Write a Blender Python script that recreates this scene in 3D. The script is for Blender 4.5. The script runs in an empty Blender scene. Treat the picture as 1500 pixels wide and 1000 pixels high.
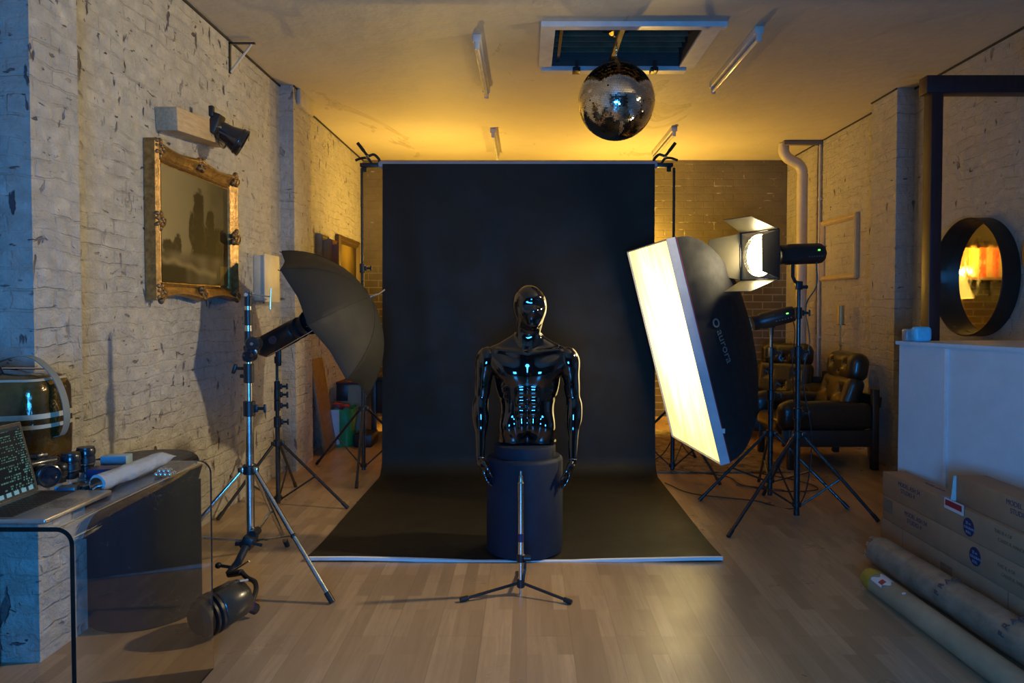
import bpy, bmesh, math, random
import numpy as np
from mathutils import Vector, Matrix, Quaternion, noise
random.seed(7); np.random.seed(7)
PI = math.pi
C = bpy.context.scene.collection
V = Vector

# ------------------------------------------------------------------ camera
FPX, PX0, PY0, PITCH, CH = 1083.0, 771.0, 480.0, math.radians(1.6), 1.45
cam_d = bpy.data.cameras.new('camera'); cam = bpy.data.objects.new('camera', cam_d); C.objects.link(cam)
cam.location = (0, 0, CH); cam.rotation_euler = (PI/2 - PITCH, 0, 0)
cam_d.sensor_width = 36; cam_d.lens = 36*FPX/1500
cam_d.shift_x = -(PX0-750)/1500; cam_d.shift_y = -(500-PY0)/1500
cam_d.clip_start = 0.02; cam_d.clip_end = 60
bpy.context.scene.camera = cam
def ray(px, py):
    u = (px-PX0)/FPX; v = -(py-PY0)/FPX
    return V((u, math.cos(PITCH)+v*math.sin(PITCH), v*math.cos(PITCH)-math.sin(PITCH)))
def at(px, py, Y):                       # point of the room at depth Y seen at a photo position
    d = ray(px, py); t = Y/d.y; return V((d.x*t, Y, CH+d.z*t))
def on(px, py, z=0.0):                   # point of a level surface
    d = ray(px, py); t = (z-CH)/d.z; return V((d.x*t, d.y*t, z))

# ------------------------------------------------------------------ materials
def nmat(name):
    m = bpy.data.materials.new(name); m.use_nodes = True
    nt = m.node_tree; b = nt.nodes['Principled BSDF']; return m, nt, b
def N(nt, t, **k):
    n = nt.nodes.new(t)
    for a, v in k.items():
        if a.startswith('i_'):
            key = a[2:].replace('_', ' ')
            n.inputs[key].default_value = v
        else: setattr(n, a, v)
    return n
def L(nt, a, b): nt.links.new(a, b)
def coords(nt, scale=(1, 1, 1)):
    tc = N(nt, 'ShaderNodeTexCoord'); mp = N(nt, 'ShaderNodeMapping'); mp.inputs['Scale'].default_value = scale
    L(nt, tc.outputs['Object'], mp.inputs['Vector']); return mp.outputs['Vector']
def ramp(nt, fac, stops, interp='LINEAR'):
    r = N(nt, 'ShaderNodeValToRGB'); cr = r.color_ramp; cr.interpolation = interp
    while len(cr.elements) < len(stops): cr.elements.new(0.5)
    for e, (p, c) in zip(cr.elements, stops):
        e.position = p; e.color = (c[0], c[1], c[2], 1) if hasattr(c, '__len__') else (c, c, c, 1)
    L(nt, fac, r.inputs['Fac']); return r.outputs['Color']
def mixc(nt, fac, a, b, mode='MIX'):
    n = N(nt, 'ShaderNodeMix', data_type='RGBA', blend_type=mode)
    for sock, v in ((n.inputs[0], fac), (n.inputs[6], a), (n.inputs[7], b)):
        if hasattr(v, 'is_linked'): L(nt, v, sock)
        elif hasattr(v, '__len__'): sock.default_value = (v[0], v[1], v[2], 1)
        else: sock.default_value = v
    return n.outputs[2]
def noise_n(nt, vec, scale, detail=4, rough=.6, dist=0):
    n = N(nt, 'ShaderNodeTexNoise'); n.inputs['Scale'].default_value = scale
    n.inputs['Detail'].default_value = detail; n.inputs['Roughness'].default_value = rough
    n.inputs['Distortion'].default_value = dist; L(nt, vec, n.inputs['Vector']); return n.outputs['Fac']
def math_n(nt, op, a, b=0.0):
    n = N(nt, 'ShaderNodeMath', operation=op)
    for i, v in enumerate((a, b)):
        if hasattr(v, 'is_linked'): L(nt, v, n.inputs[i])
        else: n.inputs[i].default_value = v
    return n.outputs[0]
def bump(nt, b, h, strength, dist=0.01, normal_in=None):
    n = N(nt, 'ShaderNodeBump'); n.inputs['Strength'].default_value = strength; n.inputs['Distance'].default_value = dist
    L(nt, h, n.inputs['Height']); L(nt, n.outputs['Normal'], b.inputs['Normal']); return n
def M(name, col, rough=.5, metal=0.0, var=.12, vs=8, bmp=0.0, bs=60, stretch=(1, 1, 1), coat=0.0, sheen=0.0, spec=.5):
    m, nt, b = nmat(name); vec = coords(nt, stretch)
    f = noise_n(nt, vec, vs)
    lo = [max(0, c*(1-var)) for c in col]; hi = [min(1, c*(1+var)) for c in col]
    L(nt, ramp(nt, f, [(.3, lo), (.7, hi)]), b.inputs['Base Color'])
    r = ramp(nt, noise_n(nt, vec, vs*2.3), [(.3, max(0, rough-.06)), (.7, min(1, rough+.06))]); L(nt, r, b.inputs['Roughness'])
    b.inputs['Metallic'].default_value = metal; b.inputs['Coat Weight'].default_value = coat; b.inputs['Coat Roughness'].default_value = .06
    b.inputs['Sheen Weight'].default_value = sheen; b.inputs['Specular IOR Level'].default_value = spec
    if bmp: bump(nt, b, noise_n(nt, vec, bs), bmp, .004)
    return m
def emit(name, col, strength, base=(.8, .8, .8)):
    m, nt, b = nmat(name); b.inputs['Base Color'].default_value = (*base, 1); b.inputs['Roughness'].default_value = .6
    b.inputs['Emission Color'].default_value = (*col, 1); b.inputs['Emission Strength'].default_value = strength
    return m
def glassy(name, col, rough=.02, ior=1.45, alpha=None):
    m, nt, b = nmat(name); b.inputs['Base Color'].default_value = (*col, 1)
    b.inputs['Transmission Weight'].default_value = 1; b.inputs['Roughness'].default_value = rough; b.inputs['IOR'].default_value = ior
    return m

# -- painted brick
def brick_wall(name, paint, paint2, recess_shade, recess_shade_amt, mortar_b=.34, scale=1.0, row=.078, width=.235, tone=.1):
    m, nt, b = nmat(name)
    tc = N(nt, 'ShaderNodeTexCoord'); sp = N(nt, 'ShaderNodeSeparateXYZ'); L(nt, tc.outputs['Object'], sp.inputs[0])
    u = math_n(nt, 'ADD', sp.outputs['X'], sp.outputs['Y']); cb = N(nt, 'ShaderNodeCombineXYZ'); L(nt, u, cb.inputs[0]); L(nt, sp.outputs['Z'], cb.inputs[1])
    vec0 = cb.outputs[0]
    nz = N(nt, 'ShaderNodeTexNoise'); nz.inputs['Scale'].default_value = 4; nz.inputs['Detail'].default_value = 5; L(nt, vec0, nz.inputs['Vector'])
    vm = N(nt, 'ShaderNodeVectorMath', operation='SCALE'); L(nt, nz.outputs['Color'], vm.inputs[0]); vm.inputs['Scale'].default_value = .085
    va = N(nt, 'ShaderNodeVectorMath', operation='ADD'); L(nt, vec0, va.inputs[0]); L(nt, vm.outputs[0], va.inputs[1]); vec = va.outputs[0]
    br = N(nt, 'ShaderNodeTexBrick'); L(nt, vec, br.inputs['Vector']); br.inputs['Scale'].default_value = 1
    br.inputs['Brick Width'].default_value = width; br.inputs['Row Height'].default_value = row
    br.inputs['Mortar Size'].default_value = .007; br.inputs['Mortar Smooth'].default_value = .6
    br.inputs['Color1'].default_value = (1, 1, 1, 1); br.inputs['Color2'].default_value = (.55, .55, .55, 1); br.inputs['Mortar'].default_value = (0, 0, 0, 1)
    bl = noise_n(nt, vec0, 1.3, 6, .6); big = noise_n(nt, vec0, 9, 6, .7, .5)
    col = mixc(nt, ramp(nt, bl, [(.35, 0.), (.65, 1.)]), paint, paint2)
    col = mixc(nt, math_n(nt, 'MULTIPLY', ramp(nt, big, [(.35, 1.), (.6, 0.)]), tone*2.2), col, [c*.55 for c in paint])
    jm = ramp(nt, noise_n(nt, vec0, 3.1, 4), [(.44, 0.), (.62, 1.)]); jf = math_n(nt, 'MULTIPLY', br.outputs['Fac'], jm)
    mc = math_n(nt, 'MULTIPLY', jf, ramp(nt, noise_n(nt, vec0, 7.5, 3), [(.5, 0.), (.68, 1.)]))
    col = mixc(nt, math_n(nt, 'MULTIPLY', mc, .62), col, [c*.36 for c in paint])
    # shade of small vertical recesses put into the colour, mostly on the joints
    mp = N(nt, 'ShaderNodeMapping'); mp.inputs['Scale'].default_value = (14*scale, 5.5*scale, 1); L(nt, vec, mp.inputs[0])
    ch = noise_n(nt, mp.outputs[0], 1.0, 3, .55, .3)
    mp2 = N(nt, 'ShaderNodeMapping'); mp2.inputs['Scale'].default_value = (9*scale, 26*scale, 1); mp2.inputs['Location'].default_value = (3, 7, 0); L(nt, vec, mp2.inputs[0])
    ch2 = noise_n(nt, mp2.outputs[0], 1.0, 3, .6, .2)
    t = recess_shade_amt
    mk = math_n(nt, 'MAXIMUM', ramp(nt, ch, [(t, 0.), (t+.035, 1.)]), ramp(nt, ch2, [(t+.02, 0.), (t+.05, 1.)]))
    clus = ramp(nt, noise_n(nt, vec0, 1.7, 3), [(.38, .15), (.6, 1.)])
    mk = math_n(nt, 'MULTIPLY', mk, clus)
    col = mixc(nt, mk, col, recess_shade)
    L(nt, col, b.inputs['Base Color']); b.inputs['Roughness'].default_value = .55; b.inputs['Specular IOR Level'].default_value = .35
    h = math_n(nt, 'MULTIPLY', math_n(nt, 'SUBTRACT', 1.0, math_n(nt, 'MAXIMUM', jf, math_n(nt, 'MULTIPLY', br.outputs['Fac'], .35))), mortar_b)
    h = math_n(nt, 'ADD', h, math_n(nt, 'MULTIPLY', noise_n(nt, vec0, 12, 8, .7, .4), 1.7))
    h = math_n(nt, 'ADD', h, math_n(nt, 'MULTIPLY', noise_n(nt, vec0, 3.5, 4), 1.6))
    h = math_n(nt, 'SUBTRACT', h, math_n(nt, 'MULTIPLY', mk, .8))
    bump(nt, b, h, 1.0, .032)
    return m
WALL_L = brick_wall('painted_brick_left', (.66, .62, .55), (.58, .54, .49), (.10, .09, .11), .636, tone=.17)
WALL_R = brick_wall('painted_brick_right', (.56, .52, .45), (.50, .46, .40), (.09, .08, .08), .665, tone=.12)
def back_wall_mat():
    m, nt, b = nmat('brown_brick_back')
    tc = N(nt, 'ShaderNodeTexCoord'); sp = N(nt, 'ShaderNodeSeparateXYZ'); L(nt, tc.outputs['Object'], sp.inputs[0])
    cb = N(nt, 'ShaderNodeCombineXYZ'); L(nt, sp.outputs['X'], cb.inputs[0]); L(nt, sp.outputs['Z'], cb.inputs[1]); vec0 = cb.outputs[0]
    br = N(nt, 'ShaderNodeTexBrick'); L(nt, vec0, br.inputs['Vector']); br.inputs['Scale'].default_value = 1
    br.inputs['Brick Width'].default_value = .26; br.inputs['Row Height'].default_value = .095
    br.inputs['Mortar Size'].default_value = .008; br.inputs['Mortar Smooth'].default_value = .3
    n1 = noise_n(nt, vec0, 1.6, 5)
    base = mixc(nt, ramp(nt, n1, [(.4, 0.), (.6, 1.)]), (.155, .125, .070), (.115, .092, .052))
    zf = ramp(nt, math_n(nt, 'MULTIPLY', math_n(nt, 'ADD', sp.outputs['Z'], math_n(nt, 'MULTIPLY', n1, .7)), .25), [(.50, 1.), (.60, 0.)])
    joint = math_n(nt, 'MULTIPLY', br.outputs['Fac'], math_n(nt, 'MAXIMUM', math_n(nt, 'MULTIPLY', zf, .55), ramp(nt, noise_n(nt, vec0, 4.5, 4), [(.58, 0.), (.66, .9)])))
    col = mixc(nt, joint, base, (.42, .36, .27)); L(nt, col, b.inputs['Base Color']); b.inputs['Roughness'].default_value = .7
    h = math_n(nt, 'ADD', math_n(nt, 'MULTIPLY', math_n(nt, 'SUBTRACT', 1.0, br.outputs['Fac']), .6), noise_n(nt, vec0, 12, 6)); bump(nt, b, h, .6, .012)
    return m
WALL_B = back_wall_mat()
def ceiling_mat():
    m, nt, b = nmat('ceiling_paint'); vec = coords(nt)
    f = noise_n(nt, vec, .8, 5); col = mixc(nt, ramp(nt, f, [(.35, 0.), (.65, 1.)]), (.55, .49, .39), (.49, .43, .33))
    st = ramp(nt, noise_n(nt, coords(nt, (1.3, .6, 1)), 1.3, 5, .6, 1.0), [(.655, 0.), (.675, .45), (.70, .12), (.74, .4)])
    col = mixc(nt, st, col, (.24, .17, .09)); L(nt, col, b.inputs['Base Color']); b.inputs['Roughness'].default_value = .6
    bump(nt, b, math_n(nt, 'ADD', noise_n(nt, vec, 2.5, 4), math_n(nt, 'MULTIPLY', noise_n(nt, vec, 30, 4), .12)), .35, .05); return m
CEIL = ceiling_mat()
def floor_mat():
    m, nt, b = nmat('laminate_floor')
    tc = N(nt, 'ShaderNodeTexCoord'); sp = N(nt, 'ShaderNodeSeparateXYZ'); L(nt, tc.outputs['Object'], sp.inputs[0])
    cb = N(nt, 'ShaderNodeCombineXYZ'); L(nt, sp.outputs['Y'], cb.inputs[0]); L(nt, sp.outputs['X'], cb.inputs[1]); vec = cb.outputs[0]
    br = N(nt, 'ShaderNodeTexBrick'); L(nt, vec, br.inputs['Vector']); br.offset = .37; br.inputs['Scale'].default_value = 1
    br.inputs['Brick Width'].default_value = .46; br.inputs['Row Height'].default_value = .066; br.inputs['Mortar Size'].default_value = .0
    br.inputs['Color1'].default_value = (.46, .31, .18, 1); br.inputs['Color2'].default_value = (.31, .20, .112, 1); br.inputs['Bias'].default_value = 0
    pl = N(nt, 'ShaderNodeTexBrick'); L(nt, vec, pl.inputs['Vector']); pl.inputs['Scale'].default_value = 1; pl.offset = .5
    pl.inputs['Brick Width'].default_value = 1.29; pl.inputs['Row Height'].default_value = .198; pl.inputs['Mortar Size'].default_value = .0012
    grain = noise_n(nt, coords(nt, (34, 2.2, 1)), 1.0, 5, .65, 1.2)
    col = mixc(nt, math_n(nt, 'MULTIPLY', ramp(nt, grain, [(.35, 1.), (.6, 0.)]), .40), br.outputs['Color'], (.24, .16, .095))
    col = mixc(nt, math_n(nt, 'MULTIPLY', pl.outputs['Fac'], .5), col, (.12, .08, .05))
    L(nt, col, b.inputs['Base Color'])
    L(nt, ramp(nt, noise_n(nt, coords(nt), 3.0, 5), [(.3, .26), (.7, .37)]), b.inputs['Roughness']); b.inputs['Specular IOR Level'].default_value = .55
    bump(nt, b, math_n(nt, 'ADD', math_n(nt, 'MULTIPLY', grain, .25), math_n(nt, 'MULTIPLY', pl.outputs['Fac'], -1.0)), .12, .003); return m
FLOOR = floor_mat()

BLACK = M('black_plastic', (.014, .014, .016), .38, bmp=.15, bs=200)
BLACKM = M('black_metal', (.016, .016, .018), .30, 0.0, coat=.3)
CHROME = M('satin_aluminium', (.62, .62, .62), .24, 1.0, var=.05)
STEEL = M('bright_steel', (.75, .75, .75), .12, 1.0, var=.04)
GLOSSK = M('gloss_black_lacquer', (.003, .003, .004), .05, 0, var=.3, coat=1.0, spec=.6)
PEDB = M('matt_navy_black_paint', (.008, .014, .030), .66, bmp=.12, bs=40, spec=.25)
PAPER = M('black_seamless_paper', (.019, .0145, .008), .60, bmp=.08, bs=18, vs=2, spec=.28)
PAPERB = M('paper_white_edge', (.72, .72, .72), .5, var=.04)
ALU_W = M('roll_core_grey', (.42, .41, .42), .5, var=.08)
SOFTK = M('softbox_black_nylon', (.005, .005, .006), .7, bmp=.25, bs=22, sheen=.0)
UMBK = M('umbrella_black_cloth', (.016, .0145, .012), .7, bmp=.15, bs=120, vs=3)
LEATHER = M('black_leather', (.020, .014, .009), .33, bmp=.12, bs=70, var=.15, coat=.15)
WOODD = M('dark_stained_wood', (.028, .016, .010), .4, bmp=.1, stretch=(1, 1, 6))
WOODM = M('brown_wood', (.23, .13, .06), .45, bmp=.15, stretch=(8, 1, 1), var=.25)
PINE = M('pine_block', (.46, .33, .19), .6, bmp=.15, stretch=(8, 1, 8), var=.2)
FRAMEW = M('purple_brown_timber', (.036, .012, .014), .42, bmp=.1, stretch=(6, 6, 1), var=.25)
WHITEP = M('white_paint', (.66, .66, .66), .5, bmp=.06, bs=20, var=.05)
CREAM = M('cream_paint', (.5, .45, .36), .5, bmp=.1, var=.12)
CARD = M('cardboard', (.30, .20, .115), .75, bmp=.10, bs=60, var=.12, vs=5)
CARD2 = M('dark_cardboard', (.19, .125, .075), .8, bmp=.12, bs=60, var=.2)
TUBEC = M('kraft_tube', (.32, .24, .14), .62, bmp=.1, bs=40, var=.2, vs=6)
WRAP = M('wrinkled_wrapping', (.24, .185, .125), .5, bmp=.9, bs=26, var=.3, vs=12)
INKB = M('blue_ink', (.018, .026, .075), .6)
INKG = M('dark_ink', (.08, .06, .07), .7)
RED = M('red_print', (.30, .02, .03), .5)
WHITEL = M('white_label', (.6, .6, .6), .5, var=.06)
YEL = M('yellow_plastic_cap', (.36, .25, .03), .5, bmp=.5, bs=30)
MIRROR = M('mirror_silver', (.9, .9, .9), .02, 1.0, var=.0)
GREENB = M('green_plastic_bag', (.02, .30, .09), .35, bmp=.6, bs=14, var=.2)
GLASSC = glassy('clear_acrylic', (.95, .96, .965), .02, 1.22); GLASSC.node_tree.nodes['Principled BSDF'].inputs['Transmission Weight'].default_value = .992
SCREW = M('brass', (.6, .42, .14), .25, 1.0)

# ------------------------------------------------------------------ geometry collector
def frame_of(d):
    d = V(d).normalized(); q = d.to_track_quat('Z', 'Y'); return q.to_matrix()
class G:
    def __init__(s): s.v = []; s.f = []
    def add(s, vs, fs):
        o = len(s.v); s.v += [tuple(p) for p in vs]; s.f += [tuple(i+o for i in f) for f in fs]; return s
    def bm(s, b):
        b.verts.index_update(); s.add([v.co.copy() for v in b.verts], [[v.index for v in f.verts] for f in b.faces]); b.free(); return s
    def box(s, c, size, R=None, bev=0.0, seg=2):
        b = bmesh.new(); bmesh.ops.create_cube(b, size=1)
        for v in b.verts: v.co = V((v.co.x*size[0], v.co.y*size[1], v.co.z*size[2]))
        if bev: bmesh.ops.bevel(b, geom=b.edges[:], offset=min(bev, min(size)*.49), segments=seg, profile=.5, affect='EDGES')
        for v in b.verts: v.co = ((R @ v.co) if R is not None else v.co) + V(c)
        return s.bm(b)
    def bb(s, lo, hi, bev=0.0, seg=2):
        lo = V(lo); hi = V(hi); return s.box((lo+hi)/2, hi-lo, None, bev, seg)
    def cyl(s, a, b, r, r2=None, n=20, caps=True, bev=0.0):
        a = V(a); b = V(b); r2 = r if r2 is None else r2; R = frame_of(b-a); H = (b-a).length
        prof = [(r, 0), (r2, H)]
        if bev: prof = [(r-bev, 0), (r, bev), (r2, H-bev), (r2-bev, H)]
        return s.lathe(prof, a, R, n, caps)
    def lathe(s, prof, c=(0, 0, 0), R=None, n=32, caps=True):
        vs = []; fs = []
        for r, z in prof:
            for i in range(n):
                t = 2*PI*i/n; p = V((r*math.cos(t), r*math.sin(t), z)); vs.append(((R @ p) if R is not None else p) + V(c))
        for k in range(len(prof)-1):
            for i in range(n):
                j = (i+1) % n; fs.append((k*n+i, k*n+j, (k+1)*n+j, (k+1)*n+i))
        if caps:
            fs.append(tuple(range(n))[::-1]); fs.append(tuple((len(prof)-1)*n+i for i in range(n)))
        return s.add(vs, fs)
    def tube(s, pts, r, n=10, closed=False):
        pts = [V(p) for p in pts]; m = len(pts); rr = r if hasattr(r, '__len__') else [r]*m
        vs = []; fs = []; up = None
        for k in range(m):
            if closed: t = pts[(k+1) % m]-pts[k-1]
            else: t = pts[min(k+1, m-1)]-pts[max(k-1, 0)]
            t.normalize()
            if up is None: up = t.orthogonal().normalized()
            up = (up - t*up.dot(t)).normalized(); w = t.cross(up)
            for i in range(n):
                a = 2*PI*i/n; vs.append(pts[k] + up*math.cos(a)*rr[k] + w*math.sin(a)*rr[k])
        for k in range(m if closed else m-1):
            k2 = (k+1) % m
            for i in range(n):
                j = (i+1) % n; fs.append((k*n+i, k*n+j, k2*n+j, k2*n+i))
        if not closed: fs.append(tuple(range(n))[::-1]); fs.append(tuple((m-1)*n+i for i in range(n)))
        return s.add(vs, fs)
    def sphere(s, c, r, R=None, nu=24, nv=14):
        r = r if hasattr(r, '__len__') else (r, r, r); vs = []; fs = []
        for k in range(nv+1):
            ph = PI*k/nv
            for i in range(nu):
                a = 2*PI*i/nu; p = V((r[0]*math.sin(ph)*math.cos(a), r[1]*math.sin(ph)*math.sin(a), r[2]*math.cos(ph)))
                vs.append(((R @ p) if R is not None else p)+V(c))
        for k in range(nv):
            for i in range(nu):
                j = (i+1) % nu; fs.append((k*nu+i, (k+1)*nu+i, (k+1)*nu+j, k*nu+j))
        return s.add(vs, fs)
    def grid(s, fn, nu, nv, closed=False):
        vs = [fn(i/nu, j/nv) for j in range(nv+1) for i in range(nu+1)]; w = nu+1
        fs = [(j*w+i, j*w+i+1, (j+1)*w+i+1, (j+1)*w+i) for j in range(nv) for i in range(nu)]
        return s.add(vs, fs)
    def slab(s, fn, nu, nv, nrm, th):          # a sheet with thickness
        a = [V(fn(i/nu, j/nv)) for j in range(nv+1) for i in range(nu+1)]; w = nu+1
        b = [p + V(nrm(i/nu, j/nv))*th for p, (j, i) in zip(a, [(j, i) for j in range(nv+1) for i in range(nu+1)])]
        o = len(a); fs = []
        for j in range(nv):
            for i in range(nu):
                q = (j*w+i, j*w+i+1, (j+1)*w+i+1, (j+1)*w+i); fs.append(q); fs.append(tuple(x+o for x in q[::-1]))
        def edge(idx):
            for p, q in zip(idx[:-1], idx[1:]): fs.append((p, p+o, q+o, q))
        edge([i for i in range(w)]); edge([j*w+nu for j in range(nv+1)]); edge([nv*w+i for i in range(nu, -1, -1)]); edge([j*w for j in range(nv, -1, -1)])
        return s.add(a+b, fs)
    def prism(s, poly, mat3, c, th):           # polygon in local xy, extruded along local z
        n = len(poly); vs = [mat3 @ V((x, y, 0)) + V(c) for x, y in poly] + [mat3 @ V((x, y, th)) + V(c) for x, y in poly]
        fs = [tuple(range(n))[::-1], tuple(range(n, 2*n))] + [(i, (i+1) % n, (i+1) % n+n, i+n) for i in range(n)]
        return s.add(vs, fs)

# ------------------------------------------------------------------ objects
def tag(o, label=None, cat=None, group=None, kind=None):
    if label: o['label'] = label
    if cat: o['category'] = cat
    if group: o['group'] = group
    if kind: o['kind'] = kind
    return o
ORG = {}
def thing(name, label, cat, loc, rotz=0.0, group=None):
    o = bpy.data.objects.new(name, None); C.objects.link(o); o.location = loc; o.rotation_euler = (0, 0, rotz); o.empty_display_size = .1
    tag(o, label, cat, group); ORG[o.name] = V(loc); return o
def obj(name, g, m, parent=None, local=False, smooth=True, angle=35, label=None, loc=None):
    me = bpy.data.meshes.new(name); vs = g.v
    if loc is not None and parent is None: off = V(loc)
    else: off = V((0, 0, 0)) if (parent is None or local) else ORG[parent.name]
    if off.length: vs = [(x-off.x, y-off.y, z-off.z) for x, y, z in vs]
    me.from_pydata(vs, [], g.f); me.validate()
    b = bmesh.new(); b.from_mesh(me); bmesh.ops.recalc_face_normals(b, faces=b.faces[:]); b.to_mesh(me); b.free()
    if smooth:
        me.shade_smooth(); me.set_sharp_from_angle(angle=math.radians(angle))
    for mm in (m if isinstance(m, (list, tuple)) else [m]): me.materials.append(mm)
    o = bpy.data.objects.new(name, me); C.objects.link(o)
    if parent is not None: o.parent = parent; ORG[o.name] = V((0, 0, 0)) if local else off
    elif loc is not None: o.location = loc; ORG[o.name] = V(loc)
    if label: o['label'] = label
    return o
def struct(name, g, m, **k):
    o = obj(name, g, m, **k); o['kind'] = 'structure'; ORG[o.name] = V((0, 0, 0)); return o
def text(name, body, size, mat4, m, parent, label=None, extr=.0004, align='LEFT'):
    cu = bpy.data.curves.new(name, 'FONT'); cu.body = body; cu.size = size; cu.extrude = extr; cu.align_x = align
    t = bpy.data.objects.new('tmp', cu); C.objects.link(t); bpy.context.view_layer.update()
    me = bpy.data.meshes.new_from_object(t.evaluated_get(bpy.context.evaluated_depsgraph_get()))
    bpy.data.objects.remove(t); me.transform(mat4)
    off = ORG[parent.name]; me.transform(Matrix.Translation(-off)); me.materials.clear(); me.materials.append(m)
    o = bpy.data.objects.new(name, me); C.objects.link(o); o.parent = parent; ORG[o.name] = off
    if label: o['label'] = label
    return o
def m4(x, y, z, c):                         # local axes and origin
    a = Matrix((V(x).normalized(), V(y).normalized(), V(z).normalized())).transposed().to_4x4(); a.translation = V(c); return a
def copy_tree(o, parent=None):
    c = o.copy(); C.objects.link(c); c.parent = parent
    for ch in list(o.children): copy_tree(ch, c)
    return c
def arc(a, b, sag, n=12, side=V((0, 0, -1))):
    a = V(a); b = V(b); return [a.lerp(b, i/n) + side*sag*math.sin(PI*i/n) for i in range(n+1)]
def spline(pts, n=8):
    pts = [V(p) for p in pts]; out = []
    P = [pts[0]*2-pts[1]] + pts + [pts[-1]*2-pts[-2]]
    for i in range(1, len(P)-2):
        for k in range(n):
            t = k/n; p0, p1, p2, p3 = P[i-1:i+3]
            out.append(.5*((2*p1)+(p2-p0)*t+(2*p0-5*p1+4*p2-p3)*t*t+(3*p1-p0-3*p2+p3)*t**3))
    out.append(pts[-1]); return out

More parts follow.
